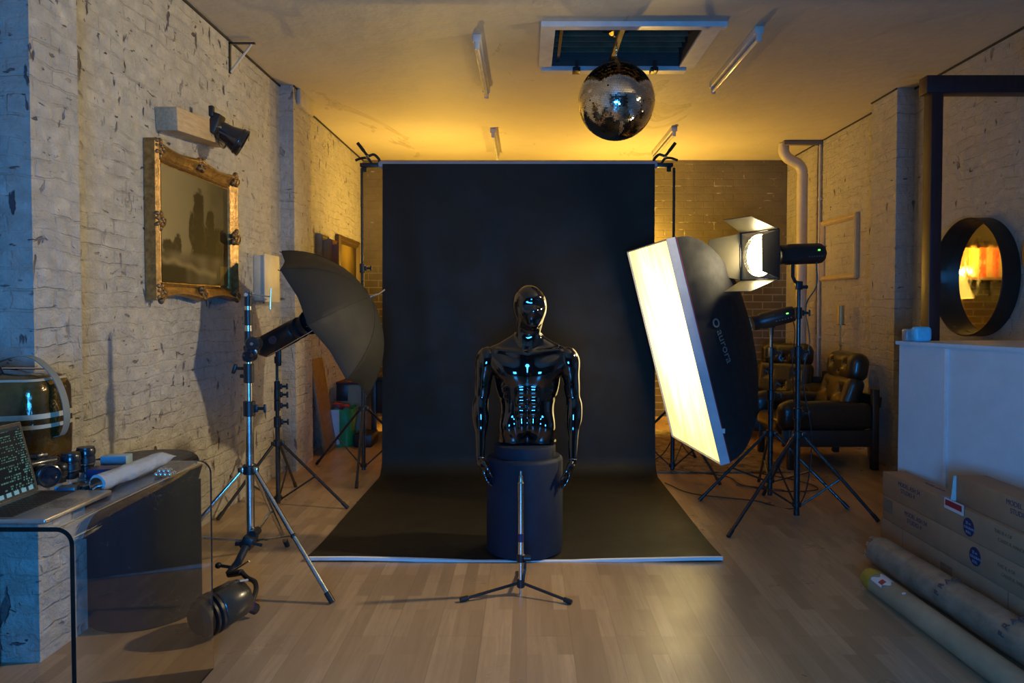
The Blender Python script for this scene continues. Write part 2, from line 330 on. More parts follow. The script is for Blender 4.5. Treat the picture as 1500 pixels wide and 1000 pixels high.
# ------------------------------------------------------------------ implicit bodies (surface nets)
class SDF:
    def __init__(s, lo, hi, h):
        s.lo = np.array(lo, float); s.h = h; s.n = np.ceil((np.array(hi)-s.lo)/h).astype(int)+1
        s.V = np.full(s.n, .08, np.float32)
        s.ax = [s.lo[i]+h*np.arange(s.n[i]) for i in range(3)]
    def _sub(s, lo, hi, m):
        i0 = np.clip(np.floor((np.array(lo)-m-s.lo)/s.h).astype(int), 0, s.n); i1 = np.clip(np.ceil((np.array(hi)+m-s.lo)/s.h).astype(int)+1, 0, s.n)
        sl = tuple(slice(a, b) for a, b in zip(i0, i1)); X, Y, Z = np.meshgrid(*[s.ax[k][sl[k]] for k in range(3)], indexing='ij'); return sl, X, Y, Z
    def _comb(s, sl, d, k, sub):
        a = s.V[sl]
        if a.size == 0: return
        if sub:
            h = np.clip(k-np.abs(a+d), 0, None)/max(k, 1e-6); s.V[sl] = np.maximum(a, -d)+h*h*k*.25
        else:
            h = np.clip(k-np.abs(a-d), 0, None)/max(k, 1e-6); s.V[sl] = np.minimum(a, d)-h*h*k*.25
    def ell(s, c, r, k=.02, R=None, sub=False):
        c = np.array(c, float); r = np.array(r, float); e = np.max(r) if R is not None else r
        sl, X, Y, Z = s._sub(c-e, c+e, .05+k); X = X-c[0]; Y = Y-c[1]; Z = Z-c[2]
        if R is not None:
            A = np.array(R.transposed()); X, Y, Z = [A[i][0]*X+A[i][1]*Y+A[i][2]*Z for i in range(3)]
        k0 = np.sqrt((X/r[0])**2+(Y/r[1])**2+(Z/r[2])**2); k1 = np.sqrt((X/r[0]**2)**2+(Y/r[1]**2)**2+(Z/r[2]**2)**2)+1e-9
        s._comb(sl, k0*(k0-1)/k1, k, sub); return s
    def cone(s, a, b, ra, rb, k=.02, sub=False, flat=None):
        a = np.array(a, float); b = np.array(b, float); m = max(ra, rb)
        sl, X, Y, Z = s._sub(np.minimum(a, b)-m, np.maximum(a, b)+m, .05+k); d = b-a; L2 = d.dot(d)
        t = np.clip(((X-a[0])*d[0]+(Y-a[1])*d[1]+(Z-a[2])*d[2])/L2, 0, 1)
        s._comb(sl, np.sqrt((X-a[0]-t*d[0])**2+(Y-a[1]-t*d[1])**2+(Z-a[2]-t*d[2])**2)-(ra+(rb-ra)*t), k, sub); return s
    def rbox(s, c, size, rad, k=.01, R=None, sub=False):
        c = np.array(c, float); hs = np.array(size, float)/2; e = np.linalg.norm(hs) if R is not None else hs
        sl, X, Y, Z = s._sub(c-e, c+e, .05+k); X = X-c[0]; Y = Y-c[1]; Z = Z-c[2]
        if R is not None:
            A = np.array(R.transposed()); X, Y, Z = [A[i][0]*X+A[i][1]*Y+A[i][2]*Z for i in range(3)]
        q = [np.abs(w)-hs[i]+rad for i, w in enumerate((X, Y, Z))]
        d = np.sqrt(sum(np.maximum(w, 0)**2 for w in q)) + np.minimum(np.maximum(q[0], np.maximum(q[1], q[2])), 0)-rad
        s._comb(sl, d, k, sub); return s
    def cut(s, p, n):                       # keep the side opposite to n
        n = np.array(n, float); n /= np.linalg.norm(n); X, Y, Z = np.meshgrid(*s.ax, indexing='ij')
        s.V = np.maximum(s.V, (X-p[0])*n[0]+(Y-p[1])*n[1]+(Z-p[2])*n[2]).astype(np.float32); return s
    def mesh(s, relax=2):
        Vv = s.V; Vv = np.where(Vv == 0, 1e-7, Vv); ins = Vv < 0; nx, ny, nz = Vv.shape
        acc = np.zeros((nx-1, ny-1, nz-1, 3)); cnt = np.zeros((nx-1, ny-1, nz-1))
        base = np.stack(np.meshgrid(*[np.arange(m-1) for m in Vv.shape], indexing='ij'), -1).astype(float)
        cs = [(a, b, c) for a in (0, 1) for b in (0, 1) for c in (0, 1)]
        def corner(c): return Vv[c[0]:nx-1+c[0], c[1]:ny-1+c[1], c[2]:nz-1+c[2]]
        for c in cs:
            for ax in range(3):
                if c[ax]: continue
                d = list(c); d[ax] = 1; a = corner(c); b = corner(d); m = (a < 0) != (b < 0)
                t = np.where(m, a/np.where(m, a-b, 1), 0); p = np.array(c, float)
                for q in range(3): acc[..., q] += np.where(m, p[q]+(t if q == ax else 0), 0)
                cnt += m
        act = cnt > 0; idx = -np.ones(cnt.shape, int); idx[act] = np.arange(act.sum())
        P = base[act]+acc[act]/cnt[act][:, None]
        fs = []
        for ax in range(3):
            sl0 = [slice(None)]*3; sl1 = [slice(None)]*3; sl0[ax] = slice(0, -1); sl1[ax] = slice(1, None)
            a = ins[tuple(sl0)]; b = ins[tuple(sl1)]; m = a != b
            o1, o2 = [q for q in range(3) if q != ax]
            I = np.argwhere(m); I = I[(I[:, o1] > 0) & (I[:, o2] > 0) & (I[:, o1] < Vv.shape[o1]-1) & (I[:, o2] < Vv.shape[o2]-1)]
            if len(I) == 0: continue
            def g(d1, d2):
                J = I.copy(); J[:, o1] -= d1; J[:, o2] -= d2; return idx[J[:, 0], J[:, 1], J[:, 2]]
            Q = np.stack([g(0, 0), g(1, 0), g(1, 1), g(0, 1)], 1); fl = a[tuple(I.T)] ^ (ax == 1); Q[fl] = Q[fl][:, ::-1]; fs.append(Q)
        F = np.concatenate(fs); P = s.lo+s.h*P
        E = np.concatenate([F[:, [0, 1]], F[:, [1, 2]], F[:, [2, 3]], F[:, [3, 0]]])
        for _ in range(relax):
            A = np.zeros_like(P); n = np.zeros(len(P)); np.add.at(A, E[:, 0], P[E[:, 1]]); np.add.at(A, E[:, 1], P[E[:, 0]]); np.add.at(n, E[:, 0], 1); np.add.at(n, E[:, 1], 1)
            P = P*.5+.5*A/n[:, None]
        g2 = G(); g2.v = [tuple(p) for p in P.tolist()]; g2.f = [tuple(f) for f in F.tolist()]; return g2

# ------------------------------------------------------------------ light levels
LAMP_P, WIN_P, SOFT_E, BARN_E, EXPO = 215, 170, 4.8, 30, 0.20
ADDED_SPOT_E = 480
# ================================================================== THE ROOM
XL, XR, YB, YF, ZC = -2.15, 3.43, 9.77, -0.9, 3.38
struct('floor', G().bb((XL-.2, YF-.2, -.1), (XR+.2, YB+.2, 0)), FLOOR)
# ceiling around the skylight opening
SX0, SX1, SY0, SY1 = .20, 1.22, 5.16, 5.98
g = G()
g.bb((XL-.2, YF-.2, ZC), (XR+.2, SY0, ZC+.1)); g.bb((XL-.2, SY1, ZC), (XR+.2, YB+.2, ZC+.1))
g.bb((XL-.2, SY0, ZC), (SX0, SY1, ZC+.1)); g.bb((SX1, SY0, ZC), (XR+.2, SY1, ZC+.1))
struct('ceiling', g, CEIL)
g = G(); g.bb((XL-.2, YF, 0), (XL, YB, ZC))
g.bb((XL-.05, 6.49, 0), (-2.03, 7.0, ZC)); g.bb((XL-.05, 2.98, 0), (-1.985, 3.30, ZC))
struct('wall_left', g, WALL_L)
g = G(); g.bb((XR, YF, 0), (XR+.2, YB, ZC)); g.bb((3.27, 6.57, 0), (XR+.05, 7.05, ZC))
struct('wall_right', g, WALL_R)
struct('wall_back', G().bb((XL-.2, YB, 0), (XR+.2, YB+.2, ZC)), WALL_B)
# front wall; its window is added to carry the unseen blue source
WX0, WX1, WZ0, WZ1 = -.45, .45, .70, 1.60
g = G(); g.bb((XL-.2, YF-.15, 0), (WX0, YF, ZC)); g.bb((WX1, YF-.15, 0), (XR+.2, YF, ZC)); g.bb((WX0, YF-.15, 0), (WX1, YF, WZ0)); g.bb((WX0, YF-.15, WZ1), (WX1, YF, ZC))
struct('wall_front', g, M('dark_front_wall', (.10, .085, .07), .7))
g = G()
for x0, x1, z0, z1 in ((WX0, WX0+.06, WZ0, WZ1), (WX1-.06, WX1, WZ0, WZ1), (WX0+.06, WX1-.06, WZ0, WZ0+.06), (WX0+.06, WX1-.06, WZ1-.06, WZ1), (-.02, .02, WZ0+.06, WZ1-.06)):
    g.bb((x0, YF-.1, z0), (x1, YF-.02, z1))
struct('added_window', g, WHITEP)
# pier cap stone at the ceiling
struct('trim_1', G().bb((-2.03, 6.58, 3.24), (-1.995, 7.0, ZC), .008), CREAM)

GAP_SHADE = M('dark_gap_shade', (.03, .025, .02), .9)  # dark strips stand in for the shade in the wall-ceiling gap
struct('gap_shade_left', G().bb((XL, 3.3, ZC-.014), (XL+.012, 6.49, ZC)).bb((XL, 7.0, ZC-.014), (XL+.012, YB, ZC)).bb((-2.03, 6.49, ZC-.012), (-2.018, 7.0, ZC)), GAP_SHADE)
struct('gap_shade_right', G().bb((XR-.012, 0, ZC-.014), (XR, 6.57, ZC)).bb((XR-.012, 7.05, ZC-.012), (XR, YB, ZC)).bb((3.258, 6.57, ZC-.012), (3.27, 7.05, ZC)), GAP_SHADE)

# ------------------------------------------------------------------ skylight (louvred)
t = thing('skylight', 'square ceiling skylight with dark louvre slats and a white frame above the mirror ball', 'skylight', (.71, 5.57, ZC))
g = G(); g.bb((.10, 5.05, ZC-.035), (1.36, 5.115, ZC)); g.bb((.10, 5.115, ZC-.018), (SX0, SY1, ZC)); g.bb((SX1, 5.115, ZC-.018), (1.34, SY1, ZC)); g.bb((.12, SY1, ZC-.035), (1.28, 6.07, ZC))
fr = obj('frame', g, M('white_frame_paint', (.6, .6, .6), .4), t)
g = G(); g.bb((SX0-.02, SY0-.02, ZC+.0), (SX0, SY1+.02, 3.78)); g.bb((SX1, SY0-.02, ZC+.0), (SX1+.02, SY1+.02, 3.78)); g.bb((SX0, SY1, ZC), (SX1, SY1+.02, 3.78)); g.bb((SX0, SY0-.02, ZC), (SX1, SY0, 3.78)); g.bb((SX0-.02, SY0-.02, 3.78), (SX1+.02, SY1+.02, 3.8))
obj('shaft', g, M('shaft_paint', (.055, .048, .045), .7), t)
SLAT = M('louvre_slat', (.20, .15, .09), .35, var=.3)
for k in range(7):
    y = SY0+.07+k*.115; R = Matrix.Rotation(math.radians(58), 3, 'X')
    obj('louvre_slat', G().box(((SX0+SX1)/2, y, 3.50), (SX1-SX0-.03, .085, .006), R), SLAT, t)
obj('crossbar', G().bb((.665, SY0, 3.41), (.70, SY1, 3.445)), M('rusty_bar', (.12, .06, .03), .6), t)
obj('crossbar', G().bb((.24, SY0, 3.41), (.262, SY1, 3.44)), BLACK, t)
for x in (.40, 1.02): obj('catch', G().bb((x-.03, 5.93, ZC-.055), (x+.03, 6.02, ZC-.02), .004).bb((x-.012, 5.90, ZC-.06), (x+.012, 5.95, ZC+.02)), BLACK, t)

# ------------------------------------------------------------------ mirror ball
BC = V((.664, 5.5, 2.965)); BR = .282
t = thing('mirror_ball', 'large mirror ball hanging from the skylight', 'mirror ball', BC)
obj('core', G().sphere(BC, BR-.003, nu=64, nv=40), BLACK, t)
g = G(); rows = 74
for r in range(rows):
    ph = PI*(r+.5)/rows; rr = BR*math.sin(ph); n = max(4, int(2*PI*rr/.0122)); dph = PI/rows*.46
    off = random.random()
    for k in range(n):
        a = 2*PI*(k+off)/n; da = 2*PI/n*.46
        c = V((math.sin(ph)*math.cos(a), math.sin(ph)*math.sin(a), math.cos(ph)))
        e1 = V((-math.sin(a), math.cos(a), 0)); e2 = c.cross(e1)
        j = V((random.gauss(0, .020), random.gauss(0, .020), random.gauss(0, .020))); nn = (c+j).normalized()
        e1 = (e1-nn*e1.dot(nn)).normalized(); e2 = nn.cross(e1); w = .0055*min(1, rr*2*PI/n/.0122+.05); h = BR*dph*.97
        if random.random() < .006: continue
        p = BC+c*BR
        g.add([p-e1*w-e2*h, p+e1*w-e2*h, p+e1*w+e2*h, p-e1*w+e2*h], [(0, 1, 2, 3)])
obj('mirror_tiles', g, M('mirror_tile', (.80, .77, .72), .09, 1.0, var=.12, vs=30), t, smooth=False)
obj('cap', G().cyl(BC+V((0, 0, BR-.01)), BC+V((0, 0, BR+.03)), .03, .02), STEEL, t)
g = G()
for k in range(7):
    z = BC.z+BR+.03+k*.018; c = BC+V((0, 0, BR+.036+k*.018))
    R = Matrix.Rotation(PI/2*(k % 2), 3, 'Z'); g.tube([c+R @ V((.007*math.cos(q*PI/5), 0, .013*math.sin(q*PI/5))) for q in range(10)], .002, 6, True)
obj('chain', g, STEEL, t)
t = thing('ball_motor', 'small black rotating motor with a brass disc above the mirror ball', 'motor', (BC.x, BC.y, 3.44))
obj('housing', G().box((BC.x, BC.y, 3.56), (.20, .14, .15), None, .02).bb((BC.x-.02, BC.y-.015, 3.44), (BC.x+.02, BC.y+.015, 3.5)), BLACK, t)
obj('disc', G().cyl((BC.x, BC.y, 3.462), (BC.x, BC.y, 3.476), .055, n=28), SCREW, t)
obj('shaft', G().cyl((BC.x, BC.y, 3.37), (BC.x, BC.y, 3.465), .005), STEEL, t)

# ------------------------------------------------------------------ fluorescent battens
BAT = M('batten_enamel', (.52, .50, .46), .4); TUBEM = M('fluorescent_tube', (.7, .68, .62), .15, coat=.6)
def batten(x, y0, y1, label):
    t = thing('fluorescent_light', label, 'ceiling light', (x, (y0+y1)/2, ZC), group='fluorescent battens')
    obj('housing', G().bb((x-.028, y0+.03, ZC-.05), (x+.028, y1-.03, ZC), .006), BAT, t)
    for y in (y0+.015, y1-.015): obj('tube_holder', G().bb((x-.032, y-.018, ZC-.055), (x+.032, y+.018, ZC), .006).bb((x-.018, y-.014, ZC-.105), (x+.018, y+.014, ZC-.05), .005), BAT, t)
    obj('tube', G().cyl((x, y0+.02, ZC-.085), (x, y1-.02, ZC-.085), .014), TUBEM, t)
batten(-.35, 5.28, 6.55, 'unlit fluorescent tube on the ceiling left of the skylight, nearer of the left pair')
batten(1.60, 5.13, 6.40, 'unlit fluorescent tube on the ceiling right of the skylight, nearer of the right pair')
batten(-.36, 8.02, 9.25, 'farther fluorescent tube of the left pair, just above the black backdrop')
batten(1.58, 7.95, 9.20, 'farther fluorescent tube of the right pair, just above the right backdrop clamp')

# ceiling bracket on the left wall
t = thing('wall_bracket', 'small triangular metal bracket where the left wall meets the ceiling', 'bracket', (XL, 5.4, 3.25))
obj('arm', G().box((-2.055, 5.4, 3.355), (.19, .02, .012)), BLACKM, t)
obj('upright', G().box((-2.144, 5.4, 3.25), (.012, .02, .22)), BLACKM, t)
obj('brace', G().cyl((-2.14, 5.4, 3.15), (-1.985, 5.4, 3.35), .009), CREAM, t)

# ------------------------------------------------------------------ pipes on the right wall
t = thing('drain_pipe', 'thick cream painted drain pipe running down the right wall to the back corner', 'pipe', (3.25, 8.75, 0))
g = G().tube(spline([(3.03, 8.75, 3.37), (3.03, 8.75, 3.27), (3.08, 8.75, 3.20), (3.20, 8.75, 3.13), (3.25, 8.75, 3.03), (3.25, 8.75, 2.85), (3.25, 8.75, 1.5), (3.25, 8.75, 0.0)], 6), .062, 20)
obj('pipe', g, M('painted_pipe', (.52, .45, .33), .4, bmp=.1, bs=12), t)
for z in (.9, 2.1): obj('clip', G().cyl((3.25, 8.75, z-.02), (3.25, 8.75, z+.02), .068).bb((3.29, 8.73, z-.015), (3.43, 8.77, z+.015)), CREAM, t)
t = thing('conduit', 'thin vertical conduit on the right wall beside the thick drain pipe', 'conduit', (3.40, 8.62, 0))
obj('pipe', G().cyl((3.405, 8.62, 0), (3.405, 8.62, ZC), .014), CREAM, t)
for z in (1.1, 1.9, 2.7): obj('clip', G().cyl((3.405, 8.62, z-.02), (3.405, 8.62, z+.02), .02).bb((3.40, 8.59, z-.012), (3.43, 8.65, z+.012)), CREAM, t)
obj_b = obj('ceiling_beam', G().bb((2.98, 8.60, 3.33), (3.43, 8.66, ZC), .004), M('dark_beam', (.16, .13, .10), .7), loc=(3.2, 8.63, 3.36)); tag(obj_b, 'short dark beam end under the ceiling at the top of the drain pipe', 'beam')

# ------------------------------------------------------------------ picture frames
def rect_frame(t, X, y0, y1, z0, z1, w, d, m, side):        # frame on a wall x = X, sticking out by d towards side
    x0, x1 = sorted((X, X+side*d)); g = G()
    prof = [(0, 0), (0, d*.7), (w*.25, d), (w*.45, d*.72), (w*.7, d*.85), (w, d*.35), (w, 0)]
    cs = [(y0, z0, 1, 1), (y1, z0, -1, 1), (y1, z1, -1, -1), (y0, z1, 1, -1)]; vs = []; n = len(prof)
    for y, z, sy, sz in cs:
        for a, b in prof: vs.append((X+side*b, y+sy*a, z+sz*a))
    fs = [(k*n+i, k*n+(i+1) % n, ((k+1) % 4)*n+(i+1) % n, ((k+1) % 4)*n+i) for k in range(4) for i in range(n)]
    g.add(vs, fs); return obj('frame', g, m, t)
def paint_fn_landscape(u, v):          # v up; a hazy clearing with tall trees and a pale track
    n = noise.noise(V((u*6, v*6, 1)))*.5+.5; n2 = noise.noise(V((u*22, v*22, 4)))*.5+.5; n3 = noise.noise(V((u*9, v*3, 9)))
    sky = V((.27, .215, .105)).lerp(V((.06, .05, .026)), min(1, max(0, u*1.1-.2+n*.45)))
    c = sky*(.75+.5*n)
    wob = .036*noise.noise(V((u*9, v*9, 3)))+.030*noise.noise(V((u*30, v*24, 8)))+.02*noise.noise(V((u*60, v*60, 1)))
    def blob(cx, cy, rx, ry):
        d = math.sqrt(((u-cx)/rx)**2+((v-cy)/ry)**2); return max(0, min(1, (1-d+wob*6)/.22))
    dk = 0
    for q in ((.52, .70, .095, .22), (.50, .48, .13, .22), (.42, .50, .06, .18), (.70, .58, .08, .17), (.68, .40, .15, .20), (.84, .42, .14, .17), (.95, .40, .10, .15), (.60, .30, .24, .14), (.86, .28, .18, .14), (.21, .33, .06, .12), (.08, .31, .08, .08), (.14, .29, .12, .06)): dk = max(dk, blob(*q))
    c = c.lerp(V((.022, .014, .005))*max(.3, (1+2.2*(n2-.5)+1.6*(n3-.5))), dk*.9)
    if v < .30:
        gnd = V((.05, .036, .018)).lerp(V((.13, .10, .055)), max(0, min(1, (n-.35)*2.4)))
        c = c.lerp(gnd, min(1, (.30-v)/.06))
        track = .20-.14*u+.03*n3
        k = max(0, 1-abs(v-track)/.045)*(1 if u < .8 else 0); c = c.lerp(V((.24, .18, .08)), k*.8)
        c = c.lerp(V((.02, .015, .008)), max(0, min(1, (.16-v)/.03))*max(0, min(1, (.36-u)/.06)))
    if u > .86 and v < .2: c = c.lerp(V((.20, .13, .02)), .6)
    return c
def canvas(name, fn, X, y0, y1, z0, z1, nu, nv, t, m, flip=False):
    g = G(); g.grid(lambda a, b: V((X, y0+(y1-y0)*a, z0+(z1-z0)*b)), nu, nv); o = obj(name, g, m, t)
    ca = o.data.color_attributes.new('paint', 'FLOAT_COLOR', 'POINT'); w = nu+1
    for j in range(nv+1):
        for i in range(w):
            c = fn((1-i/nu) if flip else i/nu, j/nv); ca.data[j*w+i].color = (c[0], c[1], c[2], 1)
    return o
def paint_mat(name, rough=.35, emis=0):
    m, nt, b = nmat(name); a = N(nt, 'ShaderNodeVertexColor', layer_name='paint'); b.inputs['Roughness'].default_value = rough
    if emis: b.inputs['Specular IOR Level'].default_value = .02; b.inputs['Base Color'].default_value = (.01, .01, .01, 1); L(nt, a.outputs[0], b.inputs['Emission Color']); b.inputs['Emission Strength'].default_value = emis
    else:
        b.inputs['Specular IOR Level'].default_value = .2; L(nt, a.outputs[0], b.inputs['Base Color']); bump(nt, b, noise_n(nt, coords(nt), 130, 3), .2, .002)
    return m
OIL = paint_mat('oil_paint', .55)
GILT = M('old_gilt', (.34, .19, .055), .36, .55, var=.45, vs=30, bmp=.35, bs=90)
# the large ornate frame: swept outline, corner and centre ornaments
FY0, FY1, FZ0, FZ1 = 4.17, 5.36, 1.49, 2.40
t = thing('painting', 'large landscape painting in an ornate gilt frame on the left wall', 'painting', (XL, (FY0+FY1)/2, (FZ0+FZ1)/2))
canvas('canvas', paint_fn_landscape, XL+.035, FY0+.13, FY1-.11, FZ0+.11, FZ1-.12, 150, 120, t, OIL)
def swept(side_len, k):                 # how far the outline dips between ornaments
    s = abs(((k*2) % 1)-.5)*2; return .030*(1-s**1.5)
prof = [(0.0, .0), (0.0, .062), (.018, .078), (.034, .070), (.045, .058), (.070, .050), (.088, .036), (.096, .042), (.104, .036), (.112, .020), (.125, .020)]
g = G(); W_ = FY1-FY0; H_ = FZ1-FZ0; npt = 24; ring = []
for q, (ax, ay, bx, by) in enumerate(((0, 0, 1, 0), (1, 0, 1, 1), (1, 1, 0, 1), (0, 1, 0, 0))):
    for k in range(npt):
        f = k/npt; a = V((ax, ay)).lerp(V((bx, by)), f); dip = swept(1, f)*(1 if q != 3 else .0)
        nrm = [V((0, 1)), V((-1, 0)), V((0, -1)), V((1, 0))][q]
        # position on outer outline and on inner outline
        o_ = V((a.x*W_, a.y*H_)) + nrm*dip; i_ = V((.13+a.x*(W_-.24), .11+a.y*(H_-.23)))
        ring.append((o_, i_))
n = len(prof); vs = []
for o_, i_ in ring:
    for a, d in prof: p = o_.lerp(i_, a/.125); vs.append((XL+d+.004, FY0+p.x, FZ0+p.y))
m_ = len(ring); fs = [(k*n+i, k*n+i+1, ((k+1) % m_)*n+i+1, ((k+1) % m_)*n+i) for k in range(m_) for i in range(n-1)]
g.add(vs, fs); fs = []
obj('frame', g, GILT, t)
g0 = lambda y, z, s: None
def ornament(y, z, R0):
    g = G()
    for k in range(9):
        a = k*2.4+y*7; rr = R0*(.15+.8*math.sqrt(k/9)); g.sphere((XL+.066, y+math.cos(a)*rr, z+math.sin(a)*rr), (.018, R0*.42, R0*.30), Matrix.Rotation(a, 3, 'X'), 12, 8)
    g.tube([(XL+.078, y+math.cos(k*.5)*R0*(.2+k*.055), z+math.sin(k*.5)*R0*(.2+k*.055)) for k in range(14)], .007, 8)
    obj('carved_ornament', g, M('dark_gilt', (.17, .095, .04), .4, .4, var=.5, vs=60, bmp=.4, bs=120) if 'dark_gilt' not in bpy.data.materials else bpy.data.materials['dark_gilt'], t)
for y in (FY0+.05, (FY0+FY1)/2, FY1-.05):
    for z in (FZ0+.045, FZ1-.045): ornament(y, z, .052 if abs(y-(FY0+FY1)/2) > .1 else .045)
ornament(FY1-.045, (FZ0+FZ1)/2, .06); ornament(FY0+.045, (FZ0+FZ1)/2, .05)
# pictures beyond the left pier
def small_picture(label, y0, y1, z0, z1, w, m, fn, X=XL, side=1, d=.035, cat='painting', name='painting'):
    t = thing(name, label, cat, (X, (y0+y1)/2, (z0+z1)/2)); rect_frame(t, X+side*.002, y0, y1, z0, z1, w, d, m, side)
    if fn: canvas('canvas', fn, X+side*.014, y0+w*.9, y1-w*.9, z0+w*.9, z1-w*.9, 40, 40, t, OIL, )
    return t
def dim_scene(u, v):
    n = noise.noise(V((u*4, v*4, 7)))*.5+.5; return V((.33, .23, .06)).lerp(V((.05, .035, .015)), max(0, min(1, abs(u-.45)*2+n*.6-.25)))
small_picture('dark framed gold toned picture on the left wall, next to the left backdrop stand', 8.33, 9.35, 1.25, 2.27, .09, M('brown_frame', (.10, .06, .025), .4, .2), dim_scene, d=.06)
small_picture('narrow olive framed picture on the left wall just past the left pier', 7.55, 7.83, 1.35, 2.20, .05, M('olive_frame', (.22, .18, .07), .45), dim_scene, d=.07)
small_picture('narrow brown framed picture between the olive framed one and the gold toned picture', 7.90, 8.18, 1.32, 2.18, .05, M('umber_frame', (.17, .09, .03), .45), dim_scene, d=.08)
# empty frame on the right wall
t = thing('empty_frame', 'empty cream picture frame on the right wall showing the bricks inside it', 'picture frame', (XR, 8.1, 2.08))
rect_frame(t, XR-.002, 7.64, 8.56, 1.75, 2.43, .055, .045, M('cream_frame', (.50, .38, .20), .45), -1)

# round mirror with a deep rim
MC = V((XR, 5.575, 1.675)); MR = .445
t = thing('round_mirror', 'round wall mirror with a deep dark rim on the right wall', 'mirror', MC)
Rm = frame_of((-1, 0, 0))
g = G(); n = 96; prof = [(MR-.012, .02), (MR-.012, .125), (MR-.006, .13), (MR, .125), (MR, .002), (MR-.03, .002)]
g.lathe(prof, MC, Rm, n, False); obj('rim', g, M('dark_bronze_rim', (.035, .024, .018), .42, .3), t)
obj('glass', G().lathe([(MR-.014, .018), (MR-.014, .022)], MC, Rm, n, True), MIRROR, t)

# orange disc at the right edge
t = thing('wall_plate', 'orange round plate on the right wall at the edge of the photo', 'plate', (XR, 4.86, 1.81))
obj('plate', G().lathe([(.02, .012), (.14, .012), (.20, .035), (.205, .04), (.20, .045), (.13, .022), (.02, .022)], (XR, 4.86, 1.81), Rm, 48, True), M('orange_glaze', (.55, .16, .02), .3), t)

# white meter box on the left wall
t = thing('meter_box', 'plain cream box fixed to the left wall between painting and pier', 'box', (XL, 5.98, 1.67))
obj('body', G().bb((XL, 5.83, 1.50), (XL+.085, 6.16, 1.86), .008), M('cream_box', (.6, .52, .38), .5), t)
obj('lid', G().bb((XL+.082, 5.82, 1.49), (XL+.095, 6.17, 1.87), .004), M('cream_lid', (.62, .54, .40), .5), t)

# timber block with spotlight
t = thing('wooden_block', 'sloping pale wooden block fixed to the left wall above the painting', 'block', (XL+.06, 4.7, 2.58))
obj('block', G().box((XL+.065, 4.70, 2.575), (.13, .78, .135), Matrix.Rotation(math.radians(5), 3, 'X'), .006), PINE, t)
sl = V((-1.93, 4.86, 2.60))
t = thing('spotlight', 'black spotlight can clamped on the wooden block above the painting', 'spotlight', (-2.01, 4.80, 2.6))
d = V((.62, .25, -.36)).normalized(); c0 = V((-1.95, 4.88, 2.575))
obj('clamp', G().box((-2.0, 4.80, 2.63), (.06, .10, .13), Matrix.Rotation(.35, 3, 'Y'), .012).cyl((-2.0, 4.80, 2.62), c0, .025).box((-2.01, 4.76, 2.70), (.03, .04, .07), None, .008), BLACK, t)
Rd = frame_of(d)
sh_ = obj('lamp_shade', G().lathe([(.045, -.075), (.062, -.068), (.067, 0), (.082, .05), (.096, .10), (.092, .10), (.078, .05), (.055, .01), (.02, .0)], c0, Rd, 36, True), M('black_enamel_shade', (.01, .012, .016), .18, coat=1), t)
obj('ring', G().lathe([(.087, .060), (.091, .068), (.090, .076)], c0, Rd, 36, False), BLACKM, sh_)
obj('cord', G().tube(spline([(-2.0, 4.78, 2.58), (-1.97, 4.77, 2.50), (-1.95, 4.80, 2.475), (-1.94, 4.83, 2.52), (-1.93, 4.86, 2.48), (-1.95, 4.90, 2.54)], 6), .004, 6), BLACK, t)

# goalpost of dark timber + white half wall
t = thing('timber_frame', 'dark purple brown timber post and lintel standing behind the white half wall', 'door frame', (2.735, 5.0, 0))
obj('post', G().bb((2.695, 4.95, 0), (2.772, 5.055, 2.875), .005), FRAMEW, t)
obj('lintel', G().bb((2.66, 4.95, 2.875), (XR, 5.055, 2.99), .005), FRAMEW, t)
t = thing('half_wall', 'white painted half-height partition wall on the right behind the cardboard boxes', 'partition', (2.75, 4.0, 0))
def hw(y): return 2.405+(4.76-y)*.33
HT = 1.21
g = G(); p = [(hw(4.76), 4.76), (3.43, 4.86), (3.43, 2.6), (hw(2.6), 2.6)]
g.prism(p, Matrix.Identity(3), (0, 0, 0), HT); obj('panel', g, WHITEP, t)
g = G(); p = [(hw(4.78)-.012, 4.775), (3.43, 4.88), (3.43, 2.55), (hw(2.55)-.012, 2.55)]
g.prism(p, Matrix.Identity(3), (0, 0, HT), .022); obj('top_board', g, WHITEP, t)
g = G(); y = 4.415; g.box((hw(y)-.004, y, .6), (.012, .022, 1.2), Matrix.Rotation(math.atan(.33), 3, 'Z')); obj('corner_bead', g, M('pale_bead', (.75, .78, .8), .3), t)
# little rounded box on the half wall, blue light put into its colour
t = thing('rounded_box', 'small rounded box painted with the blue light, standing on the white half wall', 'box', (2.49, 4.66, HT+.022))
obj('body', G().box((2.49, 4.66, HT+.022+.048), (.112, .07, .096), None, .025, 5), M('blue_light_plastic', (.16, .62, .85), .3), t)
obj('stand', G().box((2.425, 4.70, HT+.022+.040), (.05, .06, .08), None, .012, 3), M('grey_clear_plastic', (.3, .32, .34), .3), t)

# ------------------------------------------------------------------ shelf, books and lamps behind the backdrop
SHB = M('shelf_board', (.20, .12, .06), .5)
t = thing('wall_shelf', 'wooden wall shelf on the back wall seen in the round mirror', 'shelf', (.75, YB, 1.83))
obj('board', G().bb((-.25, YB-.30, 1.80), (1.75, YB, 1.835), .003), SHB, t)
for x in (-.1, .7, 1.6): obj('bracket', G().bb((x-.012, YB-.24, 1.775), (x+.012, YB, 1.80)).bb((x-.012, YB-.025, 1.6), (x+.012, YB, 1.80)), BLACKM, t)
bc = [(.45, .06, .02), (.50, .36, .10), (.55, .30, .05), (.42, .30, .12), (.40, .24, .08), (.52, .12, .04), (.35, .26, .10)]
bm_ = [M('book_cover_%s' % w, c, .45) for w, c in zip(('red', 'straw', 'amber', 'sand', 'tan', 'rust', 'olive'), bc)]
PG = M('book_pages', (.6, .55, .42), .8)
x = 1.32; k = 0
